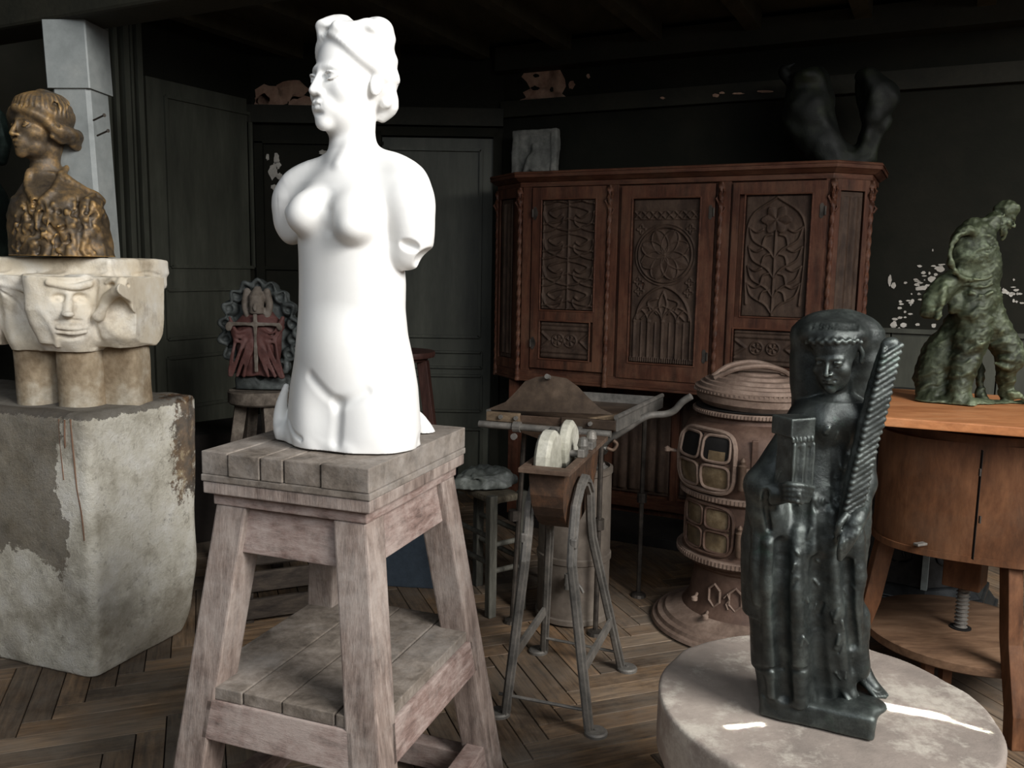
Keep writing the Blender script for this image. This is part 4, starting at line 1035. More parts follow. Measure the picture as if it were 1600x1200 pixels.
for sx in (0, 1):
    a = cp(CW if sx else 0, 0, 0); b = cp(CW + CANT if sx else -CAL, 0, CANT if sx else CBL); d = (b - a).normalized(); n = Vector((d.y, -d.x, 0)) if sx else Vector((-d.y, d.x, 0)); L = (b - a).length
    if n.dot(-EN) < 0: n = -n
    z0, z1 = zcb + .045, zct - .075
    mb = MB()
    for (u0, u1, w0, w1) in ((.012, .04, z0, z1), (L - .035, L - .008, z0, z1)): mb.hexa([a + d * u0 + n * 0 + Vector((0, 0, w0)), a + d * u1 + Vector((0, 0, w0)), a + d * u1 + n * .008 + Vector((0, 0, w0)), a + d * u0 + n * .008 + Vector((0, 0, w0))], [a + d * u0 + Vector((0, 0, w1)), a + d * u1 + Vector((0, 0, w1)), a + d * u1 + n * .008 + Vector((0, 0, w1)), a + d * u0 + n * .008 + Vector((0, 0, w1))])
    for w0, w1 in ((z0, z0 + .05), (z1 - .05, z1)): mb.hexa([a + d * .04 + Vector((0, 0, w0)), a + d * (L - .035) + Vector((0, 0, w0)), a + d * (L - .035) + n * .008 + Vector((0, 0, w0)), a + d * .04 + n * .008 + Vector((0, 0, w0))], [a + d * .04 + Vector((0, 0, w1)), a + d * (L - .035) + Vector((0, 0, w1)), a + d * (L - .035) + n * .008 + Vector((0, 0, w1)), a + d * .04 + n * .008 + Vector((0, 0, w1))])
    mb.build('corner_frame', M_cab, parent=cab, bevel=.0015)

# -------- carved fields: a height map turned into a real relief mesh
def relief(name, mat, parent, O, U, V, N, w, h, fn, res=.0028, depth=.012):
    nx = int(w / res) + 1; nz = int(h / res) + 1
    x, z = np.meshgrid(np.linspace(0, w, nx), np.linspace(0, h, nz), indexing='ij')
    H = fn(x, z); H[0, :] = H[-1, :] = 0; H[:, 0] = H[:, -1] = 0
    H[0, :] = H[-1, :] = -depth; H[:, 0] = H[:, -1] = -depth
    P = np.array(O)[None, None] + x[..., None] * np.array(U) + z[..., None] * np.array(V) + H[..., None] * np.array(N)
    idx = np.arange(nx * nz).reshape(nx, nz)
    Q = np.stack([idx[:-1, :-1], idx[1:, :-1], idx[1:, 1:], idx[:-1, 1:]], -1).reshape(-1, 4)
    nn = np.cross(np.array(U), np.array(V))
    if nn @ np.array(N) < 0: Q = Q[:, ::-1]
    return link_mesh(name, P.reshape(-1, 3), Q, mat, parent=parent, smooth=True)
def sstep(d, w): return np.clip(1 - d / w, 0, 1) ** .8
def seg2(x, z, a, b):
    bx, bz = b[0] - a[0], b[1] - a[1]; t = np.clip(((x - a[0]) * bx + (z - a[1]) * bz) / (bx * bx + bz * bz + 1e-9), 0, 1)
    return np.hypot(x - a[0] - t * bx, z - a[1] - t * bz)
def poly2(x, z, pts):
    d = np.full(x.shape, 9.0)
    for a, b in zip(pts[:-1], pts[1:]): d = np.minimum(d, seg2(x, z, a, b))
    return d
def arc2(x, z, cx_, cz_, r, a0, a1, n=10):
    return poly2(x, z, [(cx_ + r * math.cos(a0 + (a1 - a0) * i / n), cz_ + r * math.sin(a0 + (a1 - a0) * i / n)) for i in range(n + 1)])
def curve2(x, z, pts): 
    q = [(p.x, p.y) for p in spline([(a, b, 0) for a, b in pts], 5)]; return poly2(x, z, q)
def f_flame(w, h):
    def fn(x, z):
        d = np.full(x.shape, 9.0); cell = h / 4.0
        d = np.minimum(d, np.abs(x - w / 2)); d2 = np.full(x.shape, 9.0)
        for j in range(5):
            z0 = j * cell - cell * .15
            for s in (-1, 1):
                c = w / 2
                d = np.minimum(d, curve2(x, z, [(c, z0 + cell * .05), (c + s * w * .18, z0 + cell * .12), (c + s * w * .42, z0 + cell * .34), (c + s * w * .48, z0 + cell * .72)]))
                d = np.minimum(d, curve2(x, z, [(c, z0 + cell * .95), (c + s * w * .2, z0 + cell * .88), (c + s * w * .38, z0 + cell * .72), (c + s * w * .24, z0 + cell * .52), (c + s * w * .14, z0 + cell * .62)]))
                d = np.minimum(d, curve2(x, z, [(c, z0 + cell * .5), (c + s * w * .25, z0 + cell * .36), (c + s * w * .48, z0 + cell * .3)]))
                d = np.minimum(d, curve2(x, z, [(c + s * w * .1, z0 + cell * .5), (c + s * w * .14, z0 + cell * .28), (c + s * w * .32, z0 + cell * .08), (c + s * w * .48, z0 + cell * .02)]))
        e = np.minimum(np.minimum(x, w - x), np.minimum(z, h - z))
        return -.010 + .011 * sstep(d, .0075) + .010 * (e < .006) - .003 * np.cos(z * 60) * np.cos(x * 50) * .3
    return fn
def f_rose(w, h):
    def fn(x, z):
        c = w / 2; zc = h * .665; R = w * .40; H = np.full(x.shape, -.010); r = np.hypot(x - c, z - zc); a = np.arctan2(z - zc, x - c)
        # petals
        pet = np.full(x.shape, 9.0)
        for k in range(8):
            t = k * PI / 4 + PI / 8; u = (x - c) * math.cos(t) + (z - zc) * math.sin(t); v = -(x - c) * math.sin(t) + (z - zc) * math.cos(t)
            wd = .155 * R * np.sqrt(np.clip(1 - ((u - R * .5) / (R * .46)) ** 2, 0, 1)) * 1.9
            edge = np.abs(np.abs(v) - wd); edge = np.where((u > R * .04) & (u < R * .96), edge, 9.0); pet = np.minimum(pet, edge)
            inside = (np.abs(v) < wd) & (u > R * .05) & (u < R * .95); H = np.where(inside, -.007 + .006 * (1 - np.abs(v) / (wd + 1e-6)), H)
        H = np.maximum(H, -.010 + .012 * sstep(pet, .006))
        H = np.maximum(H, -.010 + .012 * sstep(np.abs(r - R * 1.02), .007)); H = np.maximum(H, -.010 + .008 * sstep(np.abs(r - R * 1.13), .005))
        H = np.maximum(H, -.010 + .014 * sstep(r, .012))
        # crossed band at the top
        zb = h * .905; t = ((x / (w / 8)) % 1.0) * (w / 8); bw = w / 8
        d = np.minimum(np.abs((z - zb) - (t - bw / 2)), np.abs((z - zb) + (t - bw / 2))); H = np.where(np.abs(z - zb) < bw / 2, np.maximum(H, -.010 + .009 * sstep(d, .007)), H)
        H = np.maximum(H, -.010 + .006 * sstep(np.abs(np.abs(z - zb) - bw / 2), .003))
        # great arch and lancets
        za = h * .27; R2 = w * .42
        dd = arc2(x, z, c + R2 * .25, za, R2 * 1.22, PI * .5 + .2, PI); dd = np.minimum(dd, arc2(x, z, c - R2 * .25, za, R2 * 1.22, 0, PI * .5 - .2))
        H = np.maximum(H, -.010 + .012 * sstep(dd, .008))
        for s in (-1, 1):
            for pts in ([(c, za + .01), (c + s * .02, za + R2 * .55), (c, za + R2 * 1.0)], [(c, za + R2 * .5), (c + s * R2 * .45, za + R2 * .3), (c + s * R2 * .8, za)], [(c + s * R2 * .2, za + R2 * .75), (c + s * R2 * .55, za + R2 * .62), (c + s * R2 * .45, za + R2 * .3)], [(c + s * R2 * .9, za + R2 * .3), (c + s * R2 * .5, za + R2 * .45), (c + s * R2 * .2, za + R2 * .2)]):
                H = np.maximum(H, -.010 + .010 * sstep(curve2(x, z, pts), .006))
        z0 = h * .03
        for k in range(4):
            x0 = w * (.06 + .22 * k); x1 = x0 + w * .22; cm = (x0 + x1) / 2; zt = za - w * .05
            d = np.minimum(seg2(x, z, (x0, z0), (x0, zt)), seg2(x, z, (x1, z0), (x1, zt)))
            d = np.minimum(d, arc2(x, z, x1, zt, w * .22, PI * .66, PI)); d = np.minimum(d, arc2(x, z, x0, zt, w * .22, 0, PI * .34))
            H = np.maximum(H, -.010 + .012 * sstep(d, .006)); H = np.maximum(H, -.010 + .008 * sstep(seg2(x, z, (cm, z0), (cm, zt)), .004))
            H = np.maximum(H, -.010 + .013 * sstep(np.hypot(x - x0, z - zt - w * .02), .012))
        H = np.maximum(H, -.010 + .008 * ((z < h * .035) & (((x * 90) % 1) < .6)))
        for (fx, fz) in ((.12, .82), (.88, .82), (.10, .5), (.90, .5), (.12, .44), (.88, .44)):
            rr = np.hypot(x - w * fx, z - h * fz); aa = np.arctan2(z - h * fz, x - w * fx); H = np.maximum(H, -.010 + .008 * sstep(np.abs(rr - .016 * (1 + .35 * np.cos(4 * aa))), .005))
        kh = (np.hypot(x - w * .17, z - h * .485) < .007) | ((np.abs(x - w * .17) < .003) & (np.abs(z - h * .472) < .014)); return np.where(kh, -.03, H)
    return fn
def f_tree(w, h):
    def fn(x, z):
        c = w * .48; d = np.abs(x - c) + np.where(z > h * .72, 9, 0); zc = h * .80
        for k, z0 in enumerate((.02, .16, .32, .48)):
            for s in (-1, 1):
                d = np.minimum(d, curve2(x, z, [(c, h * z0), (c + s * w * .12, h * (z0 + .08)), (c + s * w * .34, h * (z0 + .15)), (c + s * w * .42, h * (z0 + .26))]))
                d = np.minimum(d, curve2(x, z, [(c + s * w * .2, h * (z0 + .11)), (c + s * w * .16, h * (z0 + .18)), (c + s * w * .06, h * (z0 + .20))]))
                d = np.minimum(d, curve2(x, z, [(c + s * w * .42, h * (z0 + .26)), (c + s * w * .30, h * (z0 + .22)), (c + s * w * .2, h * (z0 + .24))]))
        for s in (-1, 1): d = np.minimum(d, curve2(x, z, [(c + s * w * .42, h * .1), (c + s * w * .46, h * .5), (c + s * w * .40, h * .82), (c, h * .985)]))
        H = -.010 + .011 * sstep(d, .0065)
        r = np.hypot(x - c, z - zc); a = np.arctan2(z - zc, x - c); H = np.maximum(H, np.where(r < w * .2 * (1 + .18 * np.cos(6 * a)), -.004 + .006 * np.abs(np.cos(3 * a)), -1)); H = np.maximum(H, -.010 + .015 * sstep(r, .016))
        return H
    return fn
def f_band(w, h):
    def fn(x, z):
        H = np.full(x.shape, -.008); v = z / h
        H = np.where((v < .24) | (v > .76), -.008 + .007 * np.abs(np.sin(v * PI * 8)), H)
        for cxx in (.36, .62):
            r = np.hypot(x - w * cxx, z - h * .5); a = np.arctan2(z - h * .5, x - w * cxx); R = h * .17
            H = np.maximum(H, -.008 + .008 * sstep(np.abs(r - R), .005)); H = np.where(r < R * .8, np.maximum(H, -.004 + .005 * np.cos(5 * a)), H)
        for s, c in ((1, .12), (-1, .88)):
            d = np.minimum(seg2(x, z, (w * (c - .1 * s), h * .3), (w * (c + .06 * s), h * .5)), seg2(x, z, (w * (c - .1 * s), h * .7), (w * (c + .06 * s), h * .5))); H = np.maximum(H, -.008 + .009 * sstep(d, .010))
        return H
    return fn
def f_linen(w, h, n=3):
    def fn(x, z):
        u = x / w * n * PI * 2; e = np.minimum(z, h - z); s = np.clip(e / .03, 0, 1)
        return -.012 + (.009 * np.abs(np.sin(u)) + .003 * np.cos(3 * u)) * (e > .02) + 0 * x
    return fn
def door(px0, px1, py0, py1, panels, hinge_side, name='door'):
    """door leaf with its frame members, moulded panels, hinges"""
    x0, x1 = cx(px0), cx(px1); pm = (px0 + px1) / 2; z1 = cz(pm, py0); z0 = cz(pm, py1)
    d0, t = -.012, .02
    leaf = MB(); P = []
    for (a, b, c, d, kind) in panels:  # pixel left, right, top, bottom
        xm = (a + b) / 2; P.append((cx(a), cx(b), cz(xm, d), cz(xm, c), kind))
    P.sort(key=lambda q: q[2])
    xl = min(q[0] for q in P); xr = max(q[1] for q in P)
    def blk(xa, xb, za, zb): leaf.hexa([cp(xa, za, d0), cp(xb, za, d0), cp(xb, za, d0 + t), cp(xa, za, d0 + t)], [cp(xa, zb, d0), cp(xb, zb, d0), cp(xb, zb, d0 + t), cp(xa, zb, d0 + t)])
    blk(x0, xl, z0, z1); blk(xr, x1, z0, z1); zz = z0
    for q in P: blk(xl, xr, zz, q[2]); zz = q[3]
    blk(xl, xr, zz, z1)
    lf = leaf.build(name, M_cab, parent=cab, bevel=.0015)
    for xa, xb, za, zb, kind in P:
        w, h = xb - xa, zb - za; fn = {'flame': f_flame, 'rose': f_rose, 'tree': f_tree, 'band': f_band}[kind](w - .012, h - .012)
        relief('carved_panel', M_carve, lf, cp(xa + .006, za + .006, d0 + .006), ER, Vector((0, 0, 1)), -EN, w - .012, h - .012, fn)
        mb = MB(); r = .0045
        c = [cp(xa, za, d0), cp(xb, za, d0), cp(xb, zb, d0), cp(xa, zb, d0)]
        for i in range(4): mb.tube([c[i], c[(i + 1) % 4]], r, 8)
        mb.build('panel_moulding', M_cabh, parent=lf, smooth=True)
    hx = x0 + .018 if hinge_side < 0 else x1 - .018
    for f in (.14, .86):
        z = z0 + (z1 - z0) * f
        mb = MB(); mb.prism([(math.cos(a) * .012 * (1 + .3 * math.cos(3 * a)) + 0, math.sin(a) * .034) for a in [2 * PI * i / 20 for i in range(20)]], cp(hx, z, d0 - .003), ER, Vector((0, 0, 1)), EN, .004)
        mb.tube([cp(hx + hinge_side * .014, z - .02, d0 - .004), cp(hx + hinge_side * .014, z + .02, d0 - .004)], .005, 8)
        mb.build('hinge', M_iron, parent=lf)
    return lf
door(831, 946, 292, 578, [(845, 929, 311, 486, 'flame'), (845, 924, 502, 563, 'band')], -1)
door(968, 1112, 289, 595, [(985, 1090, 309, 570, 'rose')], 1)
door(1139, 1284, 284, 606, [(1158, 1262, 303, 497, 'tree'), (1149, 1254, 515, 575, 'band')], 1)
# canted corner panels
a = cp(CW, 0, 0); b = cp(CW + CANT, 0, CANT); d = (b - a).normalized(); n = Vector((d.y, -d.x, 0)); n = n if n.dot(-EN) > 0 else -n; L = (b - a).length
relief('side_carving', M_carve, cab, a + d * .045 + n * .010 + Vector((0, 0, zcb + .10)), d, Vector((0, 0, 1)), n, L - .085, zct - .075 - zcb - .155, f_linen(L - .085, zct - zcb - .23, 1), depth=.012)
a = cp(-CAL, 0, CBL); b = cp(0, 0, 0); d = (b - a).normalized(); n = Vector((d.y, -d.x, 0)); n = n if n.dot(-EN) > 0 else -n
relief('side_carving', M_carve, cab, a + d * .045 + n * .010 + Vector((0, 0, zcb + .10)), d, Vector((0, 0, 1)), n, L - .085, zct - .075 - zcb - .155, f_linen(L - .085, zct - zcb - .23, 1), depth=.012)
# recessed lower stage with linenfold boards and front posts
zl = zcb - .012
mb = MB(); mb.hexa([cp(-.02, .02, .40), cp(CW + .02, .02, .40), cp(CW + .02, .02, .50), cp(-.02, .02, .50)], [cp(-.02, zl, .40), cp(CW + .02, zl, .40), cp(CW + .02, zl, .50), cp(-.02, zl, .50)]); mb.build('lower_back', M_cab, parent=cab)
for i in range(4):
    w = CW / 4; relief('linenfold_panel', M_carve, cab, cp(i * w + .03, .17, .379), ER, Vector((0, 0, 1)), -EN, w - .06, zl - .26, f_linen(w - .06, zl - .26, 2), res=.004)
    mb = MB()
    for xx in (i * w, (i + 1) * w): mb.hexa([cp(xx - .02, .10, .382), cp(xx + .02, .10, .382), cp(xx + .02, .10, .40), cp(xx - .02, .10, .40)], [cp(xx - .02, zl, .382), cp(xx + .02, zl, .382), cp(xx + .02, zl, .40), cp(xx - .02, zl, .40)])
    if i % 2 == 0: mb.build('lower_stile', M_cab, parent=cab)
mb = MB(); mb.hexa([cp(-.02, .09, .37), cp(CW + .02, .09, .37), cp(CW + .02, .09, .40), cp(-.02, .09, .40)], [cp(-.02, .15, .37), cp(CW + .02, .15, .37), cp(CW + .02, .15, .40), cp(-.02, .15, .40)]); mb.build('lower_rail', M_cabh, parent=cab)
mb = MB(); slabp(mb, -.01, 0.0, .05); mb.build('plinth', mottled('dark_plinth', srgb(38, 34, 32), srgb(54, 50, 46), rough=.8), parent=cab, bevel=.004)
for x, dd in ((-.05, .08), (CW + .05, .08)):
    MB().hexa([cp(x - .03, .05, dd - .03), cp(x + .03, .05, dd - .03), cp(x + .03, .05, dd + .03), cp(x - .03, .05, dd + .03)], [cp(x - .03, zl, dd - .03), cp(x + .03, zl, dd - .03), cp(x + .03, zl, dd + .03), cp(x - .03, zl, dd + .03)]).build('front_post', M_cab, parent=cab, bevel=.003)

# grey plaster fragment standing on the cabinet
M_frag = mottled('grey_plaster_fragment', srgb(84, 84, 80), srgb(118, 118, 112), srgb(146, 144, 136), scale=9, rough=.8, bump=.5)
def fragment():
    P = lambda px, py, d=0.0: Wp(px, py, cl + EN * (.42 + d), EN)
    lo = P(790, 280); hi = P(885, 190); s = Sculpt((min(lo.x, hi.x) - .06, min(lo.y, hi.y) - .16, zct + .001), (max(lo.x, hi.x) + .06, max(lo.y, hi.y) + .2, hi.z + .03), .006)
    c = (P(802, 235) + P(872, 235)) / 2; w = (P(872, 235) - P(802, 235)).length / 2; RR = Rz(math.atan2(ER.y, ER.x)); zt = P(835, 203).z
    s.box(Vector((c.x, c.y, (zt + zct) / 2)), (w, .025, (zt - zct) / 2), rot=RR, rad=.008, k=0)
    s.box(Vector((c.x, c.y, (zt + zct) / 2)) - EN * .03, (w * .76, .012, (zt - zct) / 2 * .86), rot=RR, rad=.008, k=.004, cut=True)
    cc = Vector((c.x, c.y, zct)) - EN * .02
    s.ell(cc + Vector((0, 0, .11)), (.03, .02, .055), k=.02); s.ell(cc + Vector((0, 0, .18)), (.022, .02, .026), k=.01); s.cap(cc + Vector((-.02, 0, .13)), cc + Vector((-.05, .01, .05)), .012, k=.015)
    s.rough(.004, 40, 4, 3); return s.mesh('plaster_fragment', M_frag)
tag(fragment(), 'small grey framed plaster relief leaning at the rear left of the cabinet top', 'relief')
M_dk = bronze('black_green_patina', srgb(8, 11, 8), srgb(16, 20, 13), srgb(34, 40, 22), rough=.6, scale=8, metal=.2)
def top_bronze():
    P = lambda px, py, d=0.0: Wp(px, py, cl + EN * (.28 + d), EN)
    a, b = P(1205, 260), P(1410, 85); zt0 = zct + .001
    s = Sculpt((min(a.x, b.x) - .12, min(a.y, b.y) - .2, zt0), (max(a.x, b.x) + .12, max(a.y, b.y) + .25, b.z + .05), .007)
    s.path([P(1315, 262), P(1300, 235), P(1275, 200), P(1262, 165), P(1272, 125)], [.085, .085, .10, .12, .07], k=.04)
    s.path([P(1235, 165), P(1250, 200), P(1285, 240)], [.03, .05, .05], k=.04)
    s.path([P(1340, 258), P(1352, 225), P(1360, 190), P(1362, 155), P(1350, 125)], [.06, .045, .05, .09, .06], k=.03)
    s.path([P(1385, 190), P(1372, 215), P(1358, 245)], [.02, .03, .04], k=.02); s.ell(P(1382, 150), (.06, .06, .07), k=.03)
    s.ell(P(1330, 175), (.04, .2, .12), k=.03, cut=True)
    s.ell(P(1262, 122, -.06), (.07, .06, .05), k=.03); s.path([P(1240, 130), P(1225, 110), P(1240, 100)], [.03, .025, .01], k=.02)
    s.rough(.012, 20, 8, 3); o = s.mesh('bronze_group', M_dk); return o
tag(top_bronze(), 'very dark green bronze forked figure group on the right end of the cabinet top', 'statue')
# ---------------------------------------------------------------- grinder, forge, canister, stove, chair, crates
M_gr = mottled('rust_brown_cast_iron', srgb(78, 64, 54), srgb(110, 90, 76), srgb(134, 114, 98), scale=9, rough=.6, metal=.35, bump=.3, bscale=70)
M_grey = mottled('dull_grey_iron', srgb(92, 90, 86), srgb(124, 120, 114), srgb(148, 142, 134), scale=12, rough=.55, metal=.4, bump=.3, bscale=70)
M_wheel = mottled('wet_sandstone', srgb(150, 147, 132), srgb(184, 181, 166), srgb(206, 203, 190), scale=10, rough=.6, bump=.4, bscale=60)
T0, T1, T2 = Wz(815, 727, .83), Wz(890, 739, .83), Wz(952, 681, .83)
TV = (T2 - T1).normalized(); TU = Vector((TV.y, -TV.x, 0)); TW = .152; TL = .56; VC = .215; T0 = T1 - TU * TW; ZUP = Vector((0, 0, 1))
def tp(u, v, z): return Vector((T0.x, T0.y, 0)) + TU * u + TV * v + ZUP * z
gr = thing('grinding_machine', 'iron treadle grindstone with rusty trough on four splayed legs', 'grinder', tp(TW / 2, TL / 2, 0))
mb = MB()
def ringf(mb, z0, z1, w):
    for (u0, u1, v0, v1) in ((0, TW, 0, w * 1.9), (0, TW, TL - w * 1.9, TL), (0, w, w * 1.9, TL - w * 1.9), (TW - w, TW, w * 1.9, TL - w * 1.9)):
        mb.hexa([tp(u0, v0, z0), tp(u1, v0, z0), tp(u1, v1, z0), tp(u0, v1, z0)], [tp(u0, v0, z1), tp(u1, v0, z1), tp(u1, v1, z1), tp(u0, v1, z1)])
ringf(mb, .818, .832, .024); mb.build('trough_flange', M_gr, parent=gr, bevel=.0015)
# trough: rounded belly, open at the top
mb = MB(); n = 16; prof = []
for i in range(n + 1):
    a = PI * i / n; prof.append((TL / 2 - math.cos(a) * (TL / 2 - .035), .80 - .20 * math.sin(a) ** .8))
prof = [(prof[0][0], .82)] + prof + [(prof[-1][0], .82)]
for inset, rev in ((0, False), (.008, True)):
    ua, ub = .022 + inset, TW - .022 - inset; vs = []; fs = []
    for v, z in prof:
        vv = TL / 2 + (v - TL / 2) * (1 - inset * 4); zz = z + (inset if z < .8 else 0); taper = .012 * (.82 - zz) / .2
        vs += [tp(ua + taper, vv, zz), tp(ub - taper, vv, zz)]
    for i in range(len(prof) - 1): fs.append((2 * i, 2 * i + 1, 2 * i + 3, 2 * i + 2))
    fs.append(tuple(2 * i for i in range(len(prof)))); fs.append(tuple(2 * i + 1 for i in range(len(prof)))[::-1])
    if inset == 0: mb.add(vs, fs)
# end plates
mb.build('trough', mottled('rusty_trough', srgb(62, 52, 45), srgb(88, 70, 58), srgb(140, 98, 70), scale=5, rough=.55, metal=.3, bump=.3), parent=gr)
# grindstone: two worn discs on an axle
wc = tp(TW * .5, .16, .80)
def wheel(v, r, t, off, zc):
    c = tp(TW * .5 + off, v, zc); mb = MB(); prof = [(.0, -t / 2), (r - .014, -t / 2), (r, -t / 2 + .010), (r, t / 2 - .010), (r - .014, t / 2), (0.0, t / 2)]
    vs = []; fs = []; n = 22; random.seed(int(v * 100)); jit = [random.uniform(.965, 1.0) for _ in range(n)]
    for rr, z in prof:
        for k in range(n):
            a = 2 * PI * k / n; q = rr * jit[k]; vs.append(c + TV * (math.cos(a) * q) + ZUP * (math.sin(a) * q) + TU * z)
    for i in range(len(prof) - 1):
        for k in range(n): fs.append((i * n + k, i * n + (k + 1) % n, (i + 1) * n + (k + 1) % n, (i + 1) * n + k))
    return mb.add(vs, fs).build('grindstone', M_wheel, parent=gr, bevel=.002)
wheel(.135, .092, .050, -.022, .832); wheel(.27, .08, .042, .004, .852)
mb = MB(); mb.tube([tp(.0, .22, .838), tp(TW, .22, .838)], .011); mb.build('axle', M_grey, parent=gr, smooth=True)
for u in (.012, TW - .012):
    for v in (.22, .34):
        mb = MB(); mb.box(tp(u, v, .845), (.022, .06, .026), Matrix((TU, TV, ZUP)).transposed(), .003); mb.lathe([(.014, 0), (.018, .01), (.014, .03), (.006, .036)], tp(u, v, .856), 12)
        mb.build('bearing', M_grey, parent=gr)
# A-frames: inverted U on each side, feet flaring into round pads
feet = {(1, 0): Wz(920, 1145, 0), (0, 0): Wz(790, 1118, 0), (1, 1): Wz(970, 1045, 0), (0, 1): Wz(850, 1020, 0)}
for side in (0, 1):
    fa, fb = feet[(side, 0)], feet[(side, 1)]; u = TW - .006 if side else .006
    um = tp(u, VC, 0); arch = []
    L = [fa + ZUP * .012]; a1 = tp(u, VC - .125, .60); a2 = tp(u, VC - .10, .70)
    pts = [fa + ZUP * .012, fa + (tp(u, VC - .14, .55) - fa) * .97, a1, a2, tp(u, VC - .05, .745), tp(u, VC, .76), tp(u, VC + .05, .745), tp(u, VC + .10, .70), tp(u, VC + .125, .60), fb + (tp(u, VC + .14, .55) - fb) * .97, fb + ZUP * .012]
    for off, w, t in ((0, .036, .014), (.006, .012, .030)):
        mb = MB(); vs = []; fs = []
        for i, p in enumerate(pts):
            tdir = (pts[min(i + 1, len(pts) - 1)] - pts[max(i - 1, 0)]).normalized(); nrm = (TU - tdir * TU.dot(tdir)).normalized(); b = tdir.cross(nrm)
            for x, y in ((-1, -1), (1, -1), (1, 1), (-1, 1)): vs.append(p + b * x * w / 2 + nrm * y * t / 2)
        for i in range(len(pts) - 1):
            for k in range(4): fs.append((i * 4 + k, i * 4 + (k + 1) % 4, (i + 1) * 4 + (k + 1) % 4, (i + 1) * 4 + k))
        fs += [(0, 1, 2, 3), tuple((len(pts) - 1) * 4 + k for k in range(4))]
        mb.add(vs, fs); mb.build('side_frame' if off == 0 else 'frame_rib', M_grey, parent=gr, bevel=.0015)
    for f in (fa, fb):
        c = f + TU * (.022 if side else -.022); MB().lathe([(.036, 0), (.036, .008), (.031, .013), (.0, .013)], c, 20).lathe([(.006, .012), (.006, .017), (0, .017)], c, 8).build('foot', M_grey, parent=gr, smooth=True)
    MB().beam(fa.lerp(a1, .34), fb.lerp(tp(u, VC + .125, .60), .34), .012, .035, side=TU).build('side_brace', M_grey, parent=gr, bevel=.002)
def lp(side, end, t): 
    f = feet[(side, end)]; u = TW - .006 if side else .006; return f.lerp(tp(u, VC + (.125 if end else -.125), .60), t)
MB().tube([lp(0, 0, .12) - TU * .03, lp(1, 0, .12) + TU * .01], .0055, 8).build('tie_rod', M_grey, parent=gr, smooth=True)
MB().tube([lp(0, 1, .12), lp(1, 1, .12)], .0055, 8).build('tie_rod', M_grey, parent=gr, smooth=True)
for side in (0, 1):
    MB().box(tp(TW - .0 if side else 0, VC - .13, .60), (.02, .03, .03), Matrix((TU, TV, ZUP)).transposed(), .004).build('bolt_lug', M_grey, parent=gr)

# ------------------------------- portable forge: tray, bell-shaped shield, pipe bar, legs
M_sheet = mottled('brown_stained_sheet_iron', srgb(58, 48, 42), srgb(88, 74, 62), srgb(118, 100, 84), scale=6, rough=.45, metal=.4, bump=.2, bscale=30)
M_fw = wood('pale_forge_wood', srgb(88, 74, 58), srgb(118, 100, 80), srgb(140, 122, 98), axis=(2, 2, 6), scale=6, rough=.8)
G0, G1, G2 = Wz(762, 640, .87), Wz(963, 655, .87), Wz(1018, 610, .87)
GU = (G1 - G0).normalized(); GV = Vector((-GU.y, GU.x, 0)); GV = GV if GV.y > 0 else -GV; GW = (G1 - G0).length; GL = (G2 - G1).dot(GV)
GL = min(GL, .62)
def gp(u, v, z): return Vector((G0.x, G0.y, 0)) + GU * u + GV * v + ZUP * z
fo = thing('portable_forge', 'old sheet-iron hearth tray with bell-shaped shield and front pipe bar, before the cabinet', 'forge', gp(GW / 2, GL / 2, 0))
zt = .87
MB().hexa([gp(0, .0, zt - .045), gp(GW, .0, zt - .045), gp(GW + .06, GL, zt - .045), gp(0.05, GL, zt - .045)], [gp(0, .0, zt - .037), gp(GW, .0, zt - .037), gp(GW + .06, GL, zt - .037), gp(.05, GL, zt - .037)]).build('tray_floor', M_sheet, parent=fo)
def wall(a, b, name='tray_rim', m=M_grey, h0=-.045, h1=.0, w=.012): MB().beam(a + ZUP * (h0 + h1) / 2, b + ZUP * (h0 + h1) / 2, w, h1 - h0, side=(b - a).cross(ZUP)).build(name, m, parent=fo, bevel=.001)
wall(gp(GW, 0, zt), gp(GW + .06, GL, zt)); wall(gp(.05, GL, zt), gp(GW + .06, GL, zt)); wall(gp(0, 0, zt), gp(.05, GL, zt))
MB().tube([gp(GW, 0, zt + .006), gp(GW + .06, GL, zt + .006)], .010, 8).build('rim_roll', M_grey, parent=fo, smooth=True)
MB().beam(gp(0, -.005, zt - .022), gp(.13, -.005, zt - .022), .02, .034, side=GV).build('wood_strip', M_fw, parent=fo, bevel=.002)
MB().beam(gp(GW - .20, -.005, zt - .022), gp(GW, -.005, zt - .022), .02, .034, side=GV).build('wood_strip', M_sheet, parent=fo, bevel=.002)
for u in (.06, .12, GW - .17, GW - .09):
    MB().tube([gp(u, -.016, zt - .02), gp(u, -.028, zt - .02)], .008, 8).build('bolt', M_grey, parent=fo)
# shield: bell outline above the bar, half disc below, leaning back a little
def px_shield():
    top = [(760, 640), (790, 628), (806, 612), (820, 596), (838, 589), (862, 587), (885, 591), (903, 604), (920, 622), (938, 638), (960, 648)]
    bot = [(905, 660), (880, 676), (858, 684), (840, 685), (815, 676), (795, 662), (785, 650)]
    return top, bot
tpx, bpx = px_shield(); P0 = gp(0, .0, zt); NS = (GV * -1 + ZUP * .28).normalized()
tops = [Wp(x, y, gp(0, .012, zt), NS) for x, y in tpx]; NB = (GV * -1 - ZUP * .35).normalized()
bots = [Wp(x, y, gp(0, .005, zt - .04), NB) for x, y in bpx]
MB().hexa(tops, [p - NS * .006 for p in tops]).build('shield', M_sheet, parent=fo)
nb = [Wp(785, 648, gp(0, .005, zt - .04), NB), Wp(905, 656, gp(0, .005, zt - .04), NB)] + bots
MB().hexa(nb, [p - NB * .006 for p in nb]).build('lower_apron', M_gr, parent=fo)
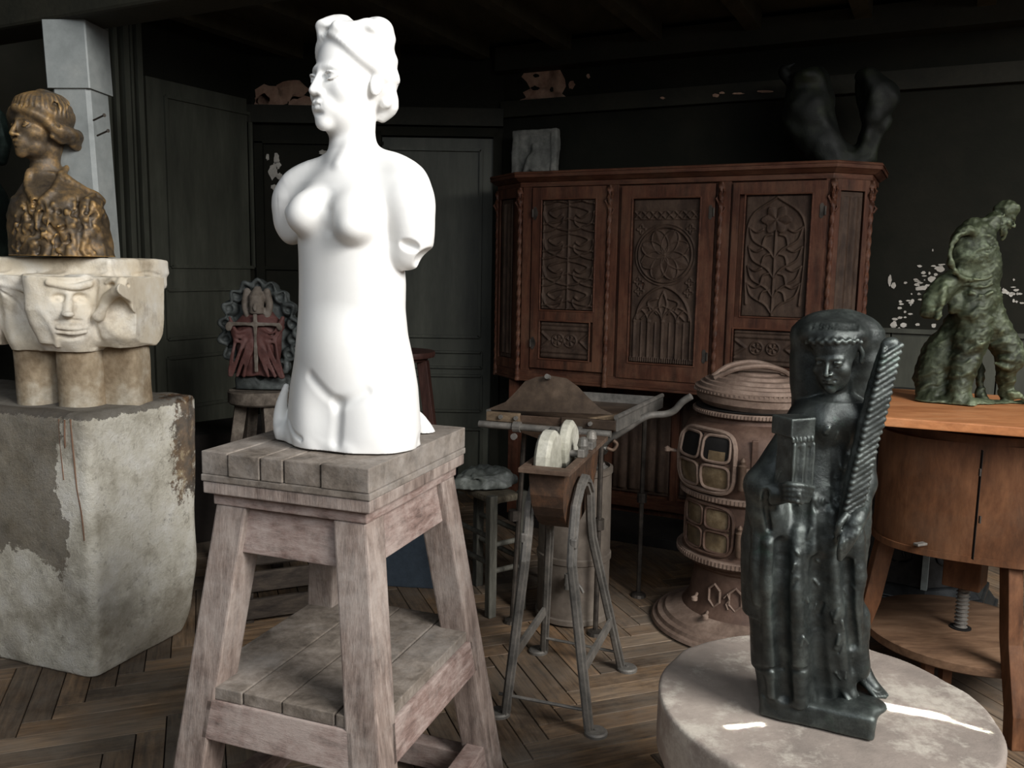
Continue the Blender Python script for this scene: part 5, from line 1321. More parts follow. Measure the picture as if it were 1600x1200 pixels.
MB().tube([Wp(858, 590, gp(0, .012, zt), NS) + NS * .005, Wp(858, 590, gp(0, .012, zt), NS) + NS * .03], .010, 8).build('shield_knob', M_grey, parent=fo)
MB().tube([gp(-.02, -.035, zt - .05), gp(GW - .01, -.035, zt - .05)], .013, 12).build('front_bar', M_grey, parent=fo, smooth=True)
for u in (.13, .36):
    MB().lathe([(.02, -.014), (.02, .014)], gp(u, -.035, zt - .05), 12, axis=GU).tube([gp(u - .008, -.04, zt - .085), gp(u - .008, -.052, zt - .085)], .012, 10).build('clamp', M_grey, parent=fo)
lf = Wz(800, 972, 0)
for u, v in ((.11, .12), (GW - .08, .12), (.12, GL - .05), (GW - .0, GL - .05)):
    b = gp(u, v, 0); 
    if (u, v) == (.11, .12): b = Vector((lf.x, lf.y, 0))
    MB().tube([b + ZUP * .012, gp(u, v, zt - .045)], .010, 8).tube([b + ZUP * .42, b + ZUP * .46], .022, 10).lathe([(.035, 0), (.03, .012), (.012, .02)], b, 14).build('leg', M_iron, parent=fo)
# wooden sticks lying in the tray
tg = MB().beam(gp(GW - .14, .05, zt - .022), gp(GW - .03, .22, zt - .022), .012, .012).build('wood_offcut', M_fw); tag(tg, 'pale wood strip in the hearth tray, nearer the shield', 'stick', 'wood strips in the hearth tray')
tg = MB().beam(gp(GW - .10, .04, zt - .022), gp(GW - .0, .20, zt - .022), .012, .012).build('wood_offcut', M_fw); tag(tg, 'pale wood strip in the hearth tray, nearer the right rim', 'stick', 'wood strips in the hearth tray')

# ------------------------------- grey canister pump with its long lever
M_can = mottled('dull_brown_grey_zinc', srgb(92, 84, 76), srgb(122, 112, 102), srgb(146, 136, 124), scale=5, rough=.5, metal=.35, bump=.15, bscale=25)
cb = Wz(898, 985, 0); rc = .145; cc = Vector((cb.x, cb.y + rc + .01, 0))
pu = thing('canister_pump', 'tall grey-brown metal canister with tap and long curved lever, behind the grinder', 'pump', cc)
MB().lathe([(rc * .9, .0), (rc + .006, .012), (rc + .006, .03), (rc, .035), (rc, .25), (rc + .005, .255), (rc + .005, .275), (rc, .28), (rc * .98, .60), (rc + .002, .605), (rc + .002, .625), (rc - .01, .63), (rc - .012, .615), (0, .61)], cc, 48).build('body', M_can, parent=pu, smooth=True)
tpx_ = cc + Vector((-.035, -rc, .20)); MB().tube([tpx_ + Vector((0, .02, 0)), tpx_ + Vector((0, -.05, 0))], .012).tube([tpx_ + Vector((0, -.04, -.02)), tpx_ + Vector((0, -.04, .04))], .014).tube([tpx_ + Vector((0, -.04, .045)), tpx_ + Vector((.05, -.05, -.01)), tpx_ + Vector((.06, -.05, -.03))], .006).build('tap', M_grey, parent=pu, smooth=True)
rb = Wy(938, 765, cc.y - .02); rt_ = Wy(935, 692, cc.y - .02)
MB().lathe([(.03, 0), (.032, .012), (.018, .02), (.014, .03)], Vector((rb.x, rb.y, .612)), 20).tube([Vector((rb.x, rb.y, .615)), rt_], .009).tube([rt_ - ZUP * .09 + GU * -.02, rt_ - ZUP * .09 + GU * .03], .008).tube([rt_ + GU * -.02, rt_ + GU * .03], .012).build('piston_rod', M_grey, parent=pu, smooth=True)
lv = [Wy(x, y, cc.y - .02 - .10 * i / 6) for i, (x, y) in enumerate([(937, 697), (958, 682), (985, 665), (1012, 650), (1040, 647), (1054, 641), (1066, 628), (1080, 619)])]
MB().tube(spline(lv, 5), [.016] * 11 + [.0135] * 25, 12).tube([lv[0], lv[0] + Vector((.03, 0, -.02))], .018).build('lever', M_grey, parent=pu, smooth=True)
hk = [Wy(x, y, cc.y - .06) for x, y in ((948, 700), (958, 703), (964, 694), (958, 688))]
MB().tube(spline(hk, 4), .007).build('hook', M_gr, parent=pu, smooth=True)

# ------------------------------- cast-iron stove
M_st = mottled('rust_brown_stove_iron', srgb(66, 50, 42), srgb(92, 71, 60), srgb(112, 90, 77), scale=7, rough=.6, metal=.25, bump=.25, bscale=60, fine=.3)
M_st2 = mottled('dusty_stove_trim', srgb(96, 79, 69), srgb(130, 110, 97), srgb(152, 132, 118), scale=9, rough=.65, metal=.15, bump=.3, bscale=70)
M_dark = mottled('soot_black', srgb(16, 14, 13), srgb(28, 25, 22), rough=.8)
M_mica = mottled('smoky_mica', srgb(72, 60, 46), srgb(106, 90, 68), srgb(140, 124, 98), scale=11, rough=.25, bump=.2, spec=.6)
SC = Vector((.935, 3.3, 0))
sx = lambda px, Y=3.3: abs(Wy(px, 700, Y).x - SC.x)
sz = lambda py, d=0.0: Wy(1175, py, SC.y - d).z
stv = thing('cast_iron_stove', 'tall round rust-brown cast-iron stove with mica windows and domed lid', 'stove', SC)
def ribbed(r, z0, z1, h, n=110):
    mb = MB(); 
    mb.lathe([(r - .02, z0), (r - .002, z0), (r, z0 + .004), (r, z1 - .004), (r - .002, z1), (r - .02, z1)], SC, 64)
    for k in range(n):
        a = 2 * PI * k / n; c = SC + Vector((math.cos(a) * r, math.sin(a) * r, (z0 + z1) / 2)); mb.box(c, (.006, .004, (z1 - z0) * .7), Rz(a))
    return mb
MB().lathe([(.34, .0), (.355, .010), (.35, .022), (.335, .026), (.33, .040), (.31, .044), (.30, .058), (.275, .062), (.26, .078), (.22, .09), (.0, .09)], SC, 72).build('base_plate', M_st2, parent=stv, smooth=True)
for a in (200, 320, 80): MB().lathe([(.03, -.0), (.02, .0), (.0, .0)], SC + Vector((math.cos(math.radians(a)) * .3, math.sin(math.radians(a)) * .3, 0)), 8)
MB().lathe([(.235, .085), (.225, .10), (.21, .12), (.195, .20), (.19, .25), (.205, .262), (.205, .275), (.0, .275)], SC, 64).build('pedestal', M_st, parent=stv, smooth=True)
# hexagonal vent and knobs on the pedestal
for deg in (-135, -112, -89):
    a = math.radians(deg); d = Vector((math.cos(a), math.sin(a), 0)); t = Vector((-d.y, d.x, 0)); c = SC + d * .205 + ZUP * .17
    MB().tube([c + t * .030 * math.cos(k * PI / 3 + PI / 6) * .9 + ZUP * .045 * math.sin(k * PI / 3 + PI / 6) + d * (.002) for k in range(7)], .005, 6).build('vent_frame', M_st2, parent=stv)
    MB().tube([c + t * .04 + ZUP * .0, c + t * .055 + ZUP * .02, c + t * .065, c + t * .05 - ZUP * .02, c + t * .06 - ZUP * .04], .003, 6).build('scroll', M_st2, parent=stv)
for px, py in ((1102, 964), (1085, 935)):
    p = Wy(px, py, SC.y - .19); MB().tube([p + Vector((.02, .05, 0)), p], .006).lathe([(.0, -.012), (.012, -.006), (.012, .006), (0, .012)], p, 12).build('damper_knob', M_st2, parent=stv, smooth=True)
ribbed(.262, .30, .325, .02).build('lower_band', M_st2, parent=stv, bevel=0)
MB().lathe([(.19, .27), (.24, .285), (.262, .30)], SC, 64, close=False).build('lower_cove', M_st, parent=stv, smooth=True)
MB().lathe([(.245, .325), (.235, .335), (.235, .53), (.25, .545), (.0, .545)], SC, 64).build('lower_drum', M_st, parent=stv, smooth=True)
ribbed(.258, .545, .568, .02).build('middle_band', M_st2, parent=stv)
MB().lathe([(.245, .568), (.262, .60), (.272, .65), (.272, .72), (.262, .78), (.235, .82), (.20, .838), (.195, .86), (.0, .86)], SC, 64).build('upper_drum', M_st, parent=stv, smooth=True)
ribbed(.222, .862, .880, .02).build('upper_band', M_st2, parent=stv)
MB().lathe([(.20, .88), (.215, .884), (.10, .888), (.0, .888)], SC, 64).build('top_ring', M_dark, parent=stv, smooth=True)
def curved_frame(name, a0, a1, z0, z1, rf, bar, mat, parent):
    """rounded window frame following the drum; rf(z) gives the radius"""
    N = 14; pts = []
    am, zm = (a0 + a1) / 2, (z0 + z1) / 2; ha, hz = (a1 - a0) / 2, (z1 - z0) / 2
    for k in range(28):
        t = 2 * PI * k / 28; c, s_ = math.cos(t), math.sin(t); e = .45
        a = am + ha * math.copysign(abs(c) ** e, c); z = zm + hz * math.copysign(abs(s_) ** e, s_); r = rf(z) + .008
        pts.append(SC + Vector((math.cos(a) * r, math.sin(a) * r, z)))
    pts.append(pts[0]); return MB().tube(pts, bar, 6, cap=False).build(name, mat, parent=parent, smooth=True)
def pane(name, a0, a1, z0, z1, rf, mat, parent, off=.003):
    vs = []; fs = []; na, nz = 8, 6
    for i in range(na + 1):
        for j in range(nz + 1):
            a = a0 + (a1 - a0) * i / na; z = z0 + (z1 - z0) * j / nz; r = rf(z) + off; vs.append(SC + Vector((math.cos(a) * r, math.sin(a) * r, z)))
    for i in range(na):
        for j in range(nz): k = i * (nz + 1) + j; fs.append((k, k + 1, k + nz + 2, k + nz + 1))
    return MB().add(vs, fs).build(name, mat, parent=parent, smooth=True)
rup = lambda z: float(np.interp(z, [.568, .60, .65, .72, .78, .82], [.245, .262, .272, .272, .262, .235]))
rlo = lambda z: .235
D = math.radians
dfr = curved_frame('upper_door', D(-176), D(-116), .585, .815, rup, .010, M_st2, stv)
for (b0, b1) in ((-173, -147), (-144, -120)):
    for (w0, w1, m) in ((.60, .69, M_mica), (.705, .80, M_dark)):
        pane('mica_pane', D(b0), D(b1), w0, w1, rup, m, dfr); curved_frame('pane_frame', D(b0), D(b1), w0, w1, rup, .006, M_st2, dfr)
pane('broken_mica', D(-138), D(-124), .705, .745, rup, M_mica, dfr, .005)
MB().tube([SC + Vector((math.cos(D(-180)) * (.275), math.sin(D(-180)) * .275, .70)), SC + Vector((math.cos(D(-182)) * .32, math.sin(D(-182)) * .32, .705))], .007).lathe([(0, -.014), (.013, -.006), (.013, .006), (0, .014)], SC + Vector((math.cos(D(-182)) * .32, math.sin(D(-182)) * .32, .705)), 12).build('door_knob', M_st2, parent=dfr, smooth=True)
dfl = curved_frame('lower_door', D(-176), D(-116), .34, .53, rlo, .008, M_st, stv)
for (b0, b1) in ((-173, -147), (-144, -120)):
    for (w0, w1) in ((.35, .43), (.44, .52)):
        pane('mica_pane', D(b0), D(b1), w0, w1, rlo, M_mica, dfl); curved_frame('pane_frame', D(b0), D(b1), w0, w1, rlo, .005, M_st, dfl)
for z0, rr, dr_ in ((.66, .278, dfr), (.40, .245, dfl)):
    c = SC + Vector((math.cos(D(-110)) * (rr + .01), math.sin(D(-110)) * (rr + .01), z0)); MB().lathe([(.012, -.045), (.014, -.04), (.014, .04), (.016, .045), (.008, .052), (.011, .062), (.004, .075)], c, 14).box(c + Vector((.02, .01, 0)), (.03, .01, .07), None, .002).build('hinge', M_gr, parent=dr_, smooth=True)
for k in range(5):
    a = D(-102 + 11 * k); c = SC + Vector((math.cos(a) * .272, math.sin(a) * .272, .70)); MB().box(c, (.012, .022, .20 if k % 2 == 0 else .12), Rz(a), .003).build('side_panel', M_st2 if k % 2 else M_st, parent=stv)
# domed lid lying askew, with looped handle
lid_c = SC + Vector((.0, .0, .905)); ax = (ZUP + Vector((.03, -.03, 0))).normalized()
ld = MB().lathe([(.19, -.015), (.205, .0), (.212, .006), (.215, .03), (.222, .036), (.222, .050), (.208, .054), (.203, .066), (.190, .068), (.186, .078), (.168, .080), (.162, .092), (.138, .095), (.132, .106), (.098, .109), (.092, .117), (.0, .119)], lid_c, 64, axis=ax).build('lid', M_st2, parent=stv, smooth=True)
for k in range(90):
    pass
mbq = MB()
for k in range(80):
    a = 2 * PI * k / 80; mbq.box(lid_c + Vector((math.cos(a) * .2225, math.sin(a) * .2225, .043)), (.004, .006, .008), Rz(a))
mbq.build('lid_beading', M_st2, parent=ld)
hb = lid_c + ZUP * .11
for s_ in (-1, 1):
    pts = [hb + Vector((-.16, s_ * .02 - .02, -.02)), hb + Vector((-.09, s_ * .055 - .02, .02)), hb + Vector((0, s_ * .07 - .02, .035)), hb + Vector((.08, s_ * .055 - .02, .02)), hb + Vector((.15, s_ * .02 - .02, -.02))]
    MB().tube(spline(pts, 6), .010, 8).build('lid_handle', M_st2, parent=ld, smooth=True)

# ------------------------------- rush stool with a lump of plaster, crates behind the stand
M_ch = wood('dark_grey_chair_wood', srgb(62, 60, 54), srgb(90, 88, 80), srgb(112, 110, 100), axis=(6, 6, 1), scale=6)
M_rush = mottled('grey_rush', srgb(60, 54, 44), srgb(92, 84, 70), srgb(116, 106, 90), scale=20, rough=.9, bump=.7, bscale=60, stretch=(1, 8, 1))
A0 = Wz(766, 964, 0); zse = Wy(764, 778, A0.y).z; A1 = Wz(816, 770, zse); A1 = Vector((A1.x, A1.y, 0)); du = (A1 - A0).normalized(); sL = min((A1 - A0).length, .42); dv = Vector((-du.y, du.x, 0))
def chp(u, v, z): return Vector((A0.x, A0.y, 0)) + du * u + dv * v + ZUP * z
chn = thing('rush_stool', 'low dark wooden stool with a worn rush seat, right of the tall stand', 'stool', chp(sL / 2, .2, 0))
for u, v in ((0, 0), (sL, 0), (0, .32), (sL, .32)): MB().beam(chp(u, v, 0), chp(u, v, zse + .01), .036, .036, side=du, bev=.005).build('leg', M_ch, parent=chn)
for z in (.22, .33): 
    MB().tube([chp(0, 0, z), chp(0, .32, z)], .011).build('rung', M_ch, parent=chn, smooth=True); MB().tube([chp(0, 0, z - .03), chp(sL, 0, z - .03)], .011).build('rung', M_ch, parent=chn, smooth=True); MB().tube([chp(sL, 0, z), chp(sL, .32, z)], .011).build('rung', M_ch, parent=chn, smooth=True)
MB().hexa([chp(.0, .0, zse - .03), chp(sL, .0, zse - .03), chp(sL, .32, zse - .03), chp(0, .32, zse - .03)], [chp(.0, .0, zse), chp(sL, .0, zse), chp(sL, .32, zse), chp(0, .32, zse)]).build('rush_seat', M_rush, parent=chn, bevel=.012)
lm = Wz(762, 765, zse); s = Sculpt((lm.x - .22, lm.y - .16, zse + .002), (lm.x + .2, lm.y + .26, zse + .2), .006)
s.ell((lm.x - .02, lm.y + .07, zse + .01), (.13, .11, .06), k=.02); s.ell((lm.x - .07, lm.y + .04, zse + .01), (.09, .07, .075), rot=Rz(.6), k=.02); s.ell((lm.x + .05, lm.y + .1, zse + .01), (.07, .05, .045), k=.02)
s.path([(lm.x - .13, lm.y, zse + .02), (lm.x - .05, lm.y - .02, zse + .05), (lm.x + .03, lm.y + .02, zse + .03), (lm.x + .1, lm.y + .08, zse + .02)], .018, k=.012); s.rough(.014, 38, 5, 3)
tag(s.mesh('plaster_lump', mottled('dusty_grey_cloth', srgb(78, 82, 78), srgb(112, 116, 110), srgb(176, 180, 176), scale=9, rough=.9, bump=.6)), 'crumpled grey dusty cloth bundle lying on the rush stool', 'cloth')
pb = Wy(655, 870, 3.65)
bx = MB().hexa([Vector((-.62, 3.64, 0)), Vector((-.27, 3.60, 0)), Vector((-.24, 3.85, 0)), Vector((-.59, 3.90, 0))], [Vector((-.62, 3.64, .62)), Vector((-.27, 3.60, .62)), Vector((-.24, 3.85, .62)), Vector((-.59, 3.90, .62))])
tag(bx.build('storage_box', mottled('dark_slate_blue_paint', srgb(56, 66, 76), srgb(70, 80, 90), scale=3, rough=.6), bevel=.006), 'plain dark slate-blue box on the floor behind the tall stand', 'box')
M_cr = wood('dark_crate_wood', srgb(40, 34, 30), srgb(62, 54, 47), srgb(82, 72, 62), axis=(2, 2, 8), scale=5)
c0 = Wz(380, 960, 0); cth = thing('slatted_crate', 'dark slatted wooden crate on the floor between stone block and tall stand', 'crate', (c0.x + .2, c0.y + .3, 0))
Rc = Rz(math.radians(24)); oc = Vector((c0.x + .16, c0.y + .12, 0))
for i, z in enumerate((.06, .17, .28)):
    for (dx, dy, L_c, axx) in ((0, -.15, .40, 0), (0, .15, .40, 0), (-.20, 0, .32, 1), (.20, 0, .32, 1)):
        MB().box(oc + Rc @ Vector((dx, dy, 0)) + ZUP * z, (L_c, .018, .08) if axx == 0 else (.018, L_c, .08), Rc, .002).build('slat', M_cr, parent=cth)
for dx in (-.18, .18):
    for dy in (-.13, .13): MB().box(oc + Rc @ Vector((dx, dy, 0)) + ZUP * .165, (.03, .03, .33), Rc, .002).build('corner_post', M_cr, parent=cth)
# ---------------------------------------------------------------- millstone with the bronze saint
M_mill = (lambda t: (t.bump(t.noise(70, 8, .75), .6, .003),
    t.done(t.mix(t.math('MULTIPLY', t.ramp(t.noise(5, 9, .75), [(.5, 0.0), (.6, 1.0)]), .6),
        t.ramp(t.noise(3, 8, .65), [(.3, srgb(112, 104, 97)), (.5, srgb(144, 133, 124)), (.7, srgb(168, 157, 146))]), srgb(196, 189, 176)), .7, 0, .3))[-1])(NT('worn_millstone'))
ZM = .50; MC = Vector((.667, 1.715, 0)); MR = .341
def millstone():
    s = Sculpt((MC.x - MR - .03, MC.y - MR - .03, ZM - .14), (MC.x + MR + .03, MC.y + MR + .03, ZM + .02), .005)
    q = s.sub(tuple(s.lo), tuple(s.lo + 5)); sl, X, Y, Z = q
    rho = np.sqrt((X - MC.x) ** 2 + (Y - MC.y) ** 2) - MR; zz = np.abs(Z - (ZM - .065)) - .065
    a, b = np.broadcast_arrays(rho + .008, zz + .008)
    s.d[:] = np.sqrt(np.maximum(a, 0) ** 2 + np.maximum(b, 0) ** 2) + np.minimum(np.maximum(a, b), 0) - .008
    s.rough(.0035, 22, 7, 3, where=lambda P: np.clip((np.hypot(P[:, 0] - MC.x, P[:, 1] - MC.y) - MR + .03) / .03, .12, 1))
    return s
mth = thing('millstone_table', 'round worn grey millstone on a turned base, carrying the dark bronze saint', 'table', (MC.x, MC.y, 0))
millstone().mesh('millstone', M_mill, parent=mth)
MB().lathe([(.20, 0), (.20, .04), (.13, .07), (.10, .2), (.12, .33), (.18, ZM - .13)], MC, 32).build('pedestal', mottled('dark_iron_pedestal', srgb(40, 38, 36), srgb(64, 60, 56), rough=.6), parent=mth, smooth=True)
M_sb = (lambda: bronze('dark_green_black_bronze', srgb(34, 37, 36), srgb(58, 62, 60), srgb(88, 94, 90), srgb(58, 78, 68), rough=.30, metal=.55, scale=13, bump=.45, bscale=50, hip=.60, edge=srgb(114, 122, 117)))()
PA_, PB_ = Wz(1185, 1120, ZM), Wz(1365, 1163, ZM)
pd = (PB_ - PA_).normalized(); pn = Vector((-pd.y, pd.x, 0)); pn = pn if pn.y > 0 else -pn; pl = (PB_ - PA_).length; PT_ = .052
YQ = ((PA_ + PB_) / 2 + pn * .075).y
def Q(px, py, dy=0.0): return Wy(px, py, YQ + dy)
def build_saint():
    th = thing('bronze_saint', 'dark green bronze veiled woman holding a small tower and a palm, on the millstone', 'statue', ((PA_.x + PB_.x) / 2, YQ, ZM))
    lo = Q(1140, 1180, -.1); hi = Q(1425, 470, .1)
    LO = (lo.x - .04, YQ - .17, ZM + .001); HI = (hi.x + .04, YQ + .17, hi.z + .02)
    # plinth
    s = Sculpt((lo.x - .05, YQ - .2, ZM + .001), (hi.x + .08, YQ + .22, ZM + PT_ + .05), .0035)
    pc = (PA_ + PB_) / 2 + pn * .078; RP = Matrix((pd, pn, ZUP)).transposed()
    s.box(Vector((pc.x, pc.y, ZM + PT_ / 2)), (pl / 2, .078, PT_ / 2), rot=RP, rad=.010, k=0)
    s.ell(PB_ + pn * .05 + pd * -.03 + ZUP * (PT_ - .002), (.05, .035, .012), k=.012)
    s.rough(.002, 45, 3, 3); s.mesh('plinth', M_sb, parent=th)
    # figure
    s = Sculpt(LO, HI, .0027)
    def row(py, xl, xr, q, dy=0.0):
        a = Q(xl, py, dy); b = Q(xr, py, dy); w = (b.x - a.x) / 2; return (a.z, (a.x + b.x) / 2, YQ + dy, w, w * q)
    s.loft([row(628, 1268, 1352, .55, .01), row(640, 1258, 1356, .58, .01), row(665, 1252, 1352, .60), row(700, 1248, 1344, .62), row(735, 1240, 1342, .66), row(780, 1225, 1345, .66), row(830, 1200, 1350, .62), row(890, 1180, 1347, .60),
            row(960, 1180, 1342, .60), row(1030, 1182, 1336, .58), row(1075, 1188, 1326, .55), row(1098, 1192, 1318, .52)], math.radians(4), k=0, power=2.4)
    # mantle hanging from the arm on the left
    s.loft([row(730, 1196, 1225, .9, .0), row(750, 1180, 1226, 1.1, .0), row(790, 1168, 1232, 1.3, .0), row(850, 1160, 1232, 1.4, .005), row(910, 1159, 1230, 1.4, .005), row(957, 1162, 1226, 1.3, .005)], 0, k=.012)
    s.loft([row(950, 1172, 1230, 1.3, .005), row(1040, 1176, 1235, 1.3, .005), row(1044, 1183, 1236, 1.2, .005), row(1092, 1188, 1236, 1.1, .005)], 0, k=.012)
    G = lambda pts, r, dep, k: s.path(s.hits(pts, -(r - dep)), r, k=k, cut=True)
    A = lambda pts, r, k, bk=0.0: s.path(s.hits(pts, bk), r, k=k)
    A([(1246, 830), (1243, 900), (1246, 980), (1250, 1050), (1250, 1098)], [.008, .013, .015, .016, .015], .012)
    A([(1300, 800), (1302, 880), (1308, 960), (1316, 1040), (1324, 1100)], [.006, .010, .012, .012, .012], .012)
    A([(1272, 780), (1270, 850), (1268, 900)], .006, .012)
    A([(1336, 830), (1338, 900), (1334, 940), (1338, 1000), (1346, 1040)], [.016, .018, .014, .014, .012], .018)
    A([(1200, 850), (1198, 920), (1202, 1000), (1206, 1085)], .009, .012)
    A([(1182, 800), (1180, 870), (1182, 940)], .008, .010)
    G([(1222, 850), (1220, 930), (1222, 1010), (1226, 1090)], .014, .011, .008)
    G([(1278, 880), (1278, 950), (1282, 1020), (1290, 1095)], .016, .012, .010)
    G([(1324, 880), (1328, 950), (1334, 1010)], .010, .008, .006)
    s.path([s.hit(1236, 1046, -.003), s.hit(1250, 1048, -.003), s.hit(1262, 1046, -.003)], .004, k=.004, cut=True)
    s.path([s.hit(1176, 1043, -.002), s.hit(1200, 1046, -.002), s.hit(1222, 1044, -.002)], .0035, k=.004, cut=True)
    # bust and arms
    s.ell(Q(1334, 656, -.030), (.026, .026, .028), k=.03); s.ell(Q(1286, 660, -.030), (.026, .026, .026), k=.03); s.ell(Q(1308, 640, -.012), (.062, .036, .034), k=.02)
    s.path([Q(1262, 640, .02), Q(1248, 668, -.0), Q(1222, 715, -.02), Q(1196, 752, -.035)], [.030, .032, .034, .034], k=.02)
    s.path([Q(1190, 758, -.04), Q(1205, 768, -.065), Q(1226, 770, -.085)], [.034, .026, .018], k=.012)
    s.path([Q(1186, 765, -.035), Q(1188, 800, -.035), Q(1196, 832, -.03)], [.026, .024, .012], k=.012)
    s.path([Q(1203, 775, -.05), Q(1205, 805, -.045), Q(1208, 830, -.04)], [.010, .014, .008], k=.008)
    G([(1196, 770), (1198, 800), (1202, 826)], .006, .006, .005)
    s.path([Q(1340, 648, .02), Q(1345, 700, .02), Q(1344, 755, .0)], [.026, .028, .030], k=.016)
    s.path([Q(1344, 755, .0), Q(1342, 800, -.035)], [.030, .020], k=.012); s.path([Q(1344, 770, .01), Q(1346, 830, .015), Q(1340, 900, .01), Q(1338, 960, .0)], [.022, .018, .012, .010], k=.014)
    s.path([Q(1346, 792, -.06), Q(1336, 812, -.085), Q(1324, 840, -.088)], [.018, .019, .013], k=.008)
    for i in range(4): s.path([Q(1346 - i * 8, 808 + i * 3, -.085), Q(1338 - i * 8, 834 + i * 5, -.104), Q(1324 - i * 4, 858 + i * 5, -.092)], [.0065, .0062, .005], k=.0025)
    s.path([Q(1322, 804, -.09), Q(1311, 820, -.098), Q(1307, 838, -.09)], [.0065, .006, .005], k=.003)
    s.path([Q(1334, 790, -.04), Q(1346, 796, -.035), Q(1354, 792, -.02)], .006, k=.005)
    # hand under the tower: four fingers round the front, thumb at the side
    s.ell(Q(1238, 772, -.088), (.030, .018, .014), k=.006)
    for i in range(4):
        s.path([Q(1220 + i, 760 + i * 7, -.088), Q(1230, 757 + i * 7.5, -.118), Q(1248, 758 + i * 8, -.124), Q(1270 - i * 3, 762 + i * 6.5, -.108)], [.0058, .0062, .006, .0048], k=.002)
    s.path([Q(1216, 762, -.08), Q(1221, 742, -.085), Q(1226, 735, -.092)], [.008, .0065, .005], k=.004)
    # robe neckline, chest creases
    G([(1303, 700), (1306, 740), (1304, 785)], .003, .0, .010)
    random.seed(5)
    for i in range(46):
        x = random.uniform(1240, 1336); y = random.uniform(665, 1060); p = s.hit(x, y, -.001); q_ = s.hit(x + random.uniform(-7, 7), y + random.uniform(4, 16), -.001)
        s.cap(p, q_, .0022, k=.004, cut=random.random() < .35)
    # feet with toes
    for (hx, hy, tx, ty) in ((1338, 1044, 1366, 1074), (1316, 1062, 1330, 1086)):
        p = Wz(hx, hy, ZM + PT_ + .035); q_ = Wz(tx, ty, ZM + PT_ + .012); dd = (q_ - p).normalized(); sd_ = dd.cross(ZUP).normalized()
        s.path([p + ZUP * .01, p.lerp(q_, .5), q_], [.022, .017, .012], k=.01)
        for j in range(5): s.cap(p.lerp(q_, .6) + sd_ * (j - 2) * .007, q_ + dd * (.022 - abs(j - 1) * .002) + sd_ * (j - 2) * .0075 - ZUP * .003, .006, .0048, k=.002)
    s.path([Q(1342, 960, -.01), Q(1340, 1020, -.02), Q(1342, 1048, -.03)], [.022, .020, .018], k=.014)
    # veil: an arched slab behind and around the head
    s.loft([row(516, 1246, 1372, .60, .035), row(526, 1240, 1378, .62, .035), row(560, 1237, 1383, .60, .035), row(610, 1236, 1378, .56, .035), row(640, 1238, 1366, .50, .035), row(665, 1240, 1356, .45, .035), row(720, 1244, 1346, .4, .03)], 0, k=.004, power=2.6)
    s.ell(Q(1308, 524, .030), (.090, .058, .052), k=.012)
    hc = Q(1304, 556, -.032)
    s.box(Q(1300, 578, -.065), (.050, .045, .056), rad=.04, k=.006, cut=True)
    s.ell(Q(1300, 560, -.07), (.058, .055, .055), k=.008, cut=True)
    s.frame(); R = yawpitch(math.radians(36), math.radians(14), math.radians(-3)); Hh = .128
    s.cap(Q(1306, 600, -.012), Q(1308, 640, .0), .024, .030, k=.012)
    face(s, hc, R, Hh, ears=False, brow=1.0, nose=1.05); s.frame()
    # fringe and braided band
    s.ell(Q(1303, 522, -.012), (.064, .048, .030), k=.012)
    for i in range(15): x = 1270 + i * 5; G([(x, 506), (x - 1, 514)], .003, .0012, .002)
    for i in range(15):
        x = 1262 + i * 5.9; a = s.hit(x, 535 - 3 * (i % 2), -.001); s.ell(a, (.0056, .0055, .0044), rot=Ry(.5 if i % 2 else -.5), k=.0015)
    s.path([Q(1342, 540, -.045), Q(1347, 552, -.042), Q(1346, 565, -.04)], .005, k=.003); pass
    s.rough(.0011, 60, 3, 2); s.mesh('figure', M_sb, parent=th)
    # tower
    mb_top = Q(1240, 650, -.088); mb_bot = Q(1243, 780, -.088); RT = Rz(math.radians(24))
    s = Sculpt((mb_top.x - .07, YQ - .16, mb_bot.z - .02), (mb_top.x + .07, YQ - .01, mb_top.z + .02), .0022)
    c = (mb_top + mb_bot) / 2; hz = (mb_top.z - mb_bot.z) / 2
    s.box(c, (.0240, .0240, hz), rot=RT, rad=.002, k=0); s.box(mb_top - ZUP * .018, (.0275, .0275, .018), rot=RT, rad=.002, k=.001)
    f_n = RT @ Vector((0, -1, 0)); f_t = RT @ Vector((1, 0, 0))
    for i in range(6): s.box(mb_top - ZUP * .040 + f_n * .0265 + f_t * (-.022 + i * .009), (.0028, .003, .0045), rot=RT, k=.001)
    for u in (-.012, .011):
        s.cap(c + f_n * .0265 + f_t * u + ZUP * .022, c + f_n * .0265 + f_t * u - ZUP * .045, .0062, k=.001, cut=True)
    for u in (-.0235, -.0005, .0225): s.cap(c + f_n * .0235 + f_t * u + ZUP * .03, c + f_n * .0235 + f_t * u - ZUP * .05, .003, k=.002)
    s.rough(.0008, 90, 3, 2); s.mesh('model_tower', M_sb, parent=th)
    # palm branch
    a, b = Q(1389, 546, -.062), Q(1318, 822, -.074)
    s = Sculpt((b.x - .03, YQ - .13, b.z - .03), (a.x + .04, YQ - .01, a.z + .04), .0022); ax_ = (b - a).normalized(); sd2 = ax_.cross(Vector((0, 1, 0))).normalized(); sd2 = sd2 if sd2.x > 0 else -sd2
    s.path([a, a.lerp(b, .2), a.lerp(b, .5), a.lerp(b, .8), b], [.018, .0225, .022, .020, .012], k=.002, flat=((0, 1, 0), .62))
    sp0 = a - sd2 * .014 + Vector((0, -.010, 0)); sp1 = b - sd2 * .010 + Vector((0, -.010, 0))
    for i in range(27):
        t = i / 27; p = sp0.lerp(sp1, t + .045); q_ = sp0.lerp(sp1, t) + sd2 * .030 + Vector((0, .002, 0)) - ax_ * .012
        s.cap(p + Vector((0, -.004, 0)), q_ + Vector((0, -.002, 0)), .0058, .0056, k=.003)
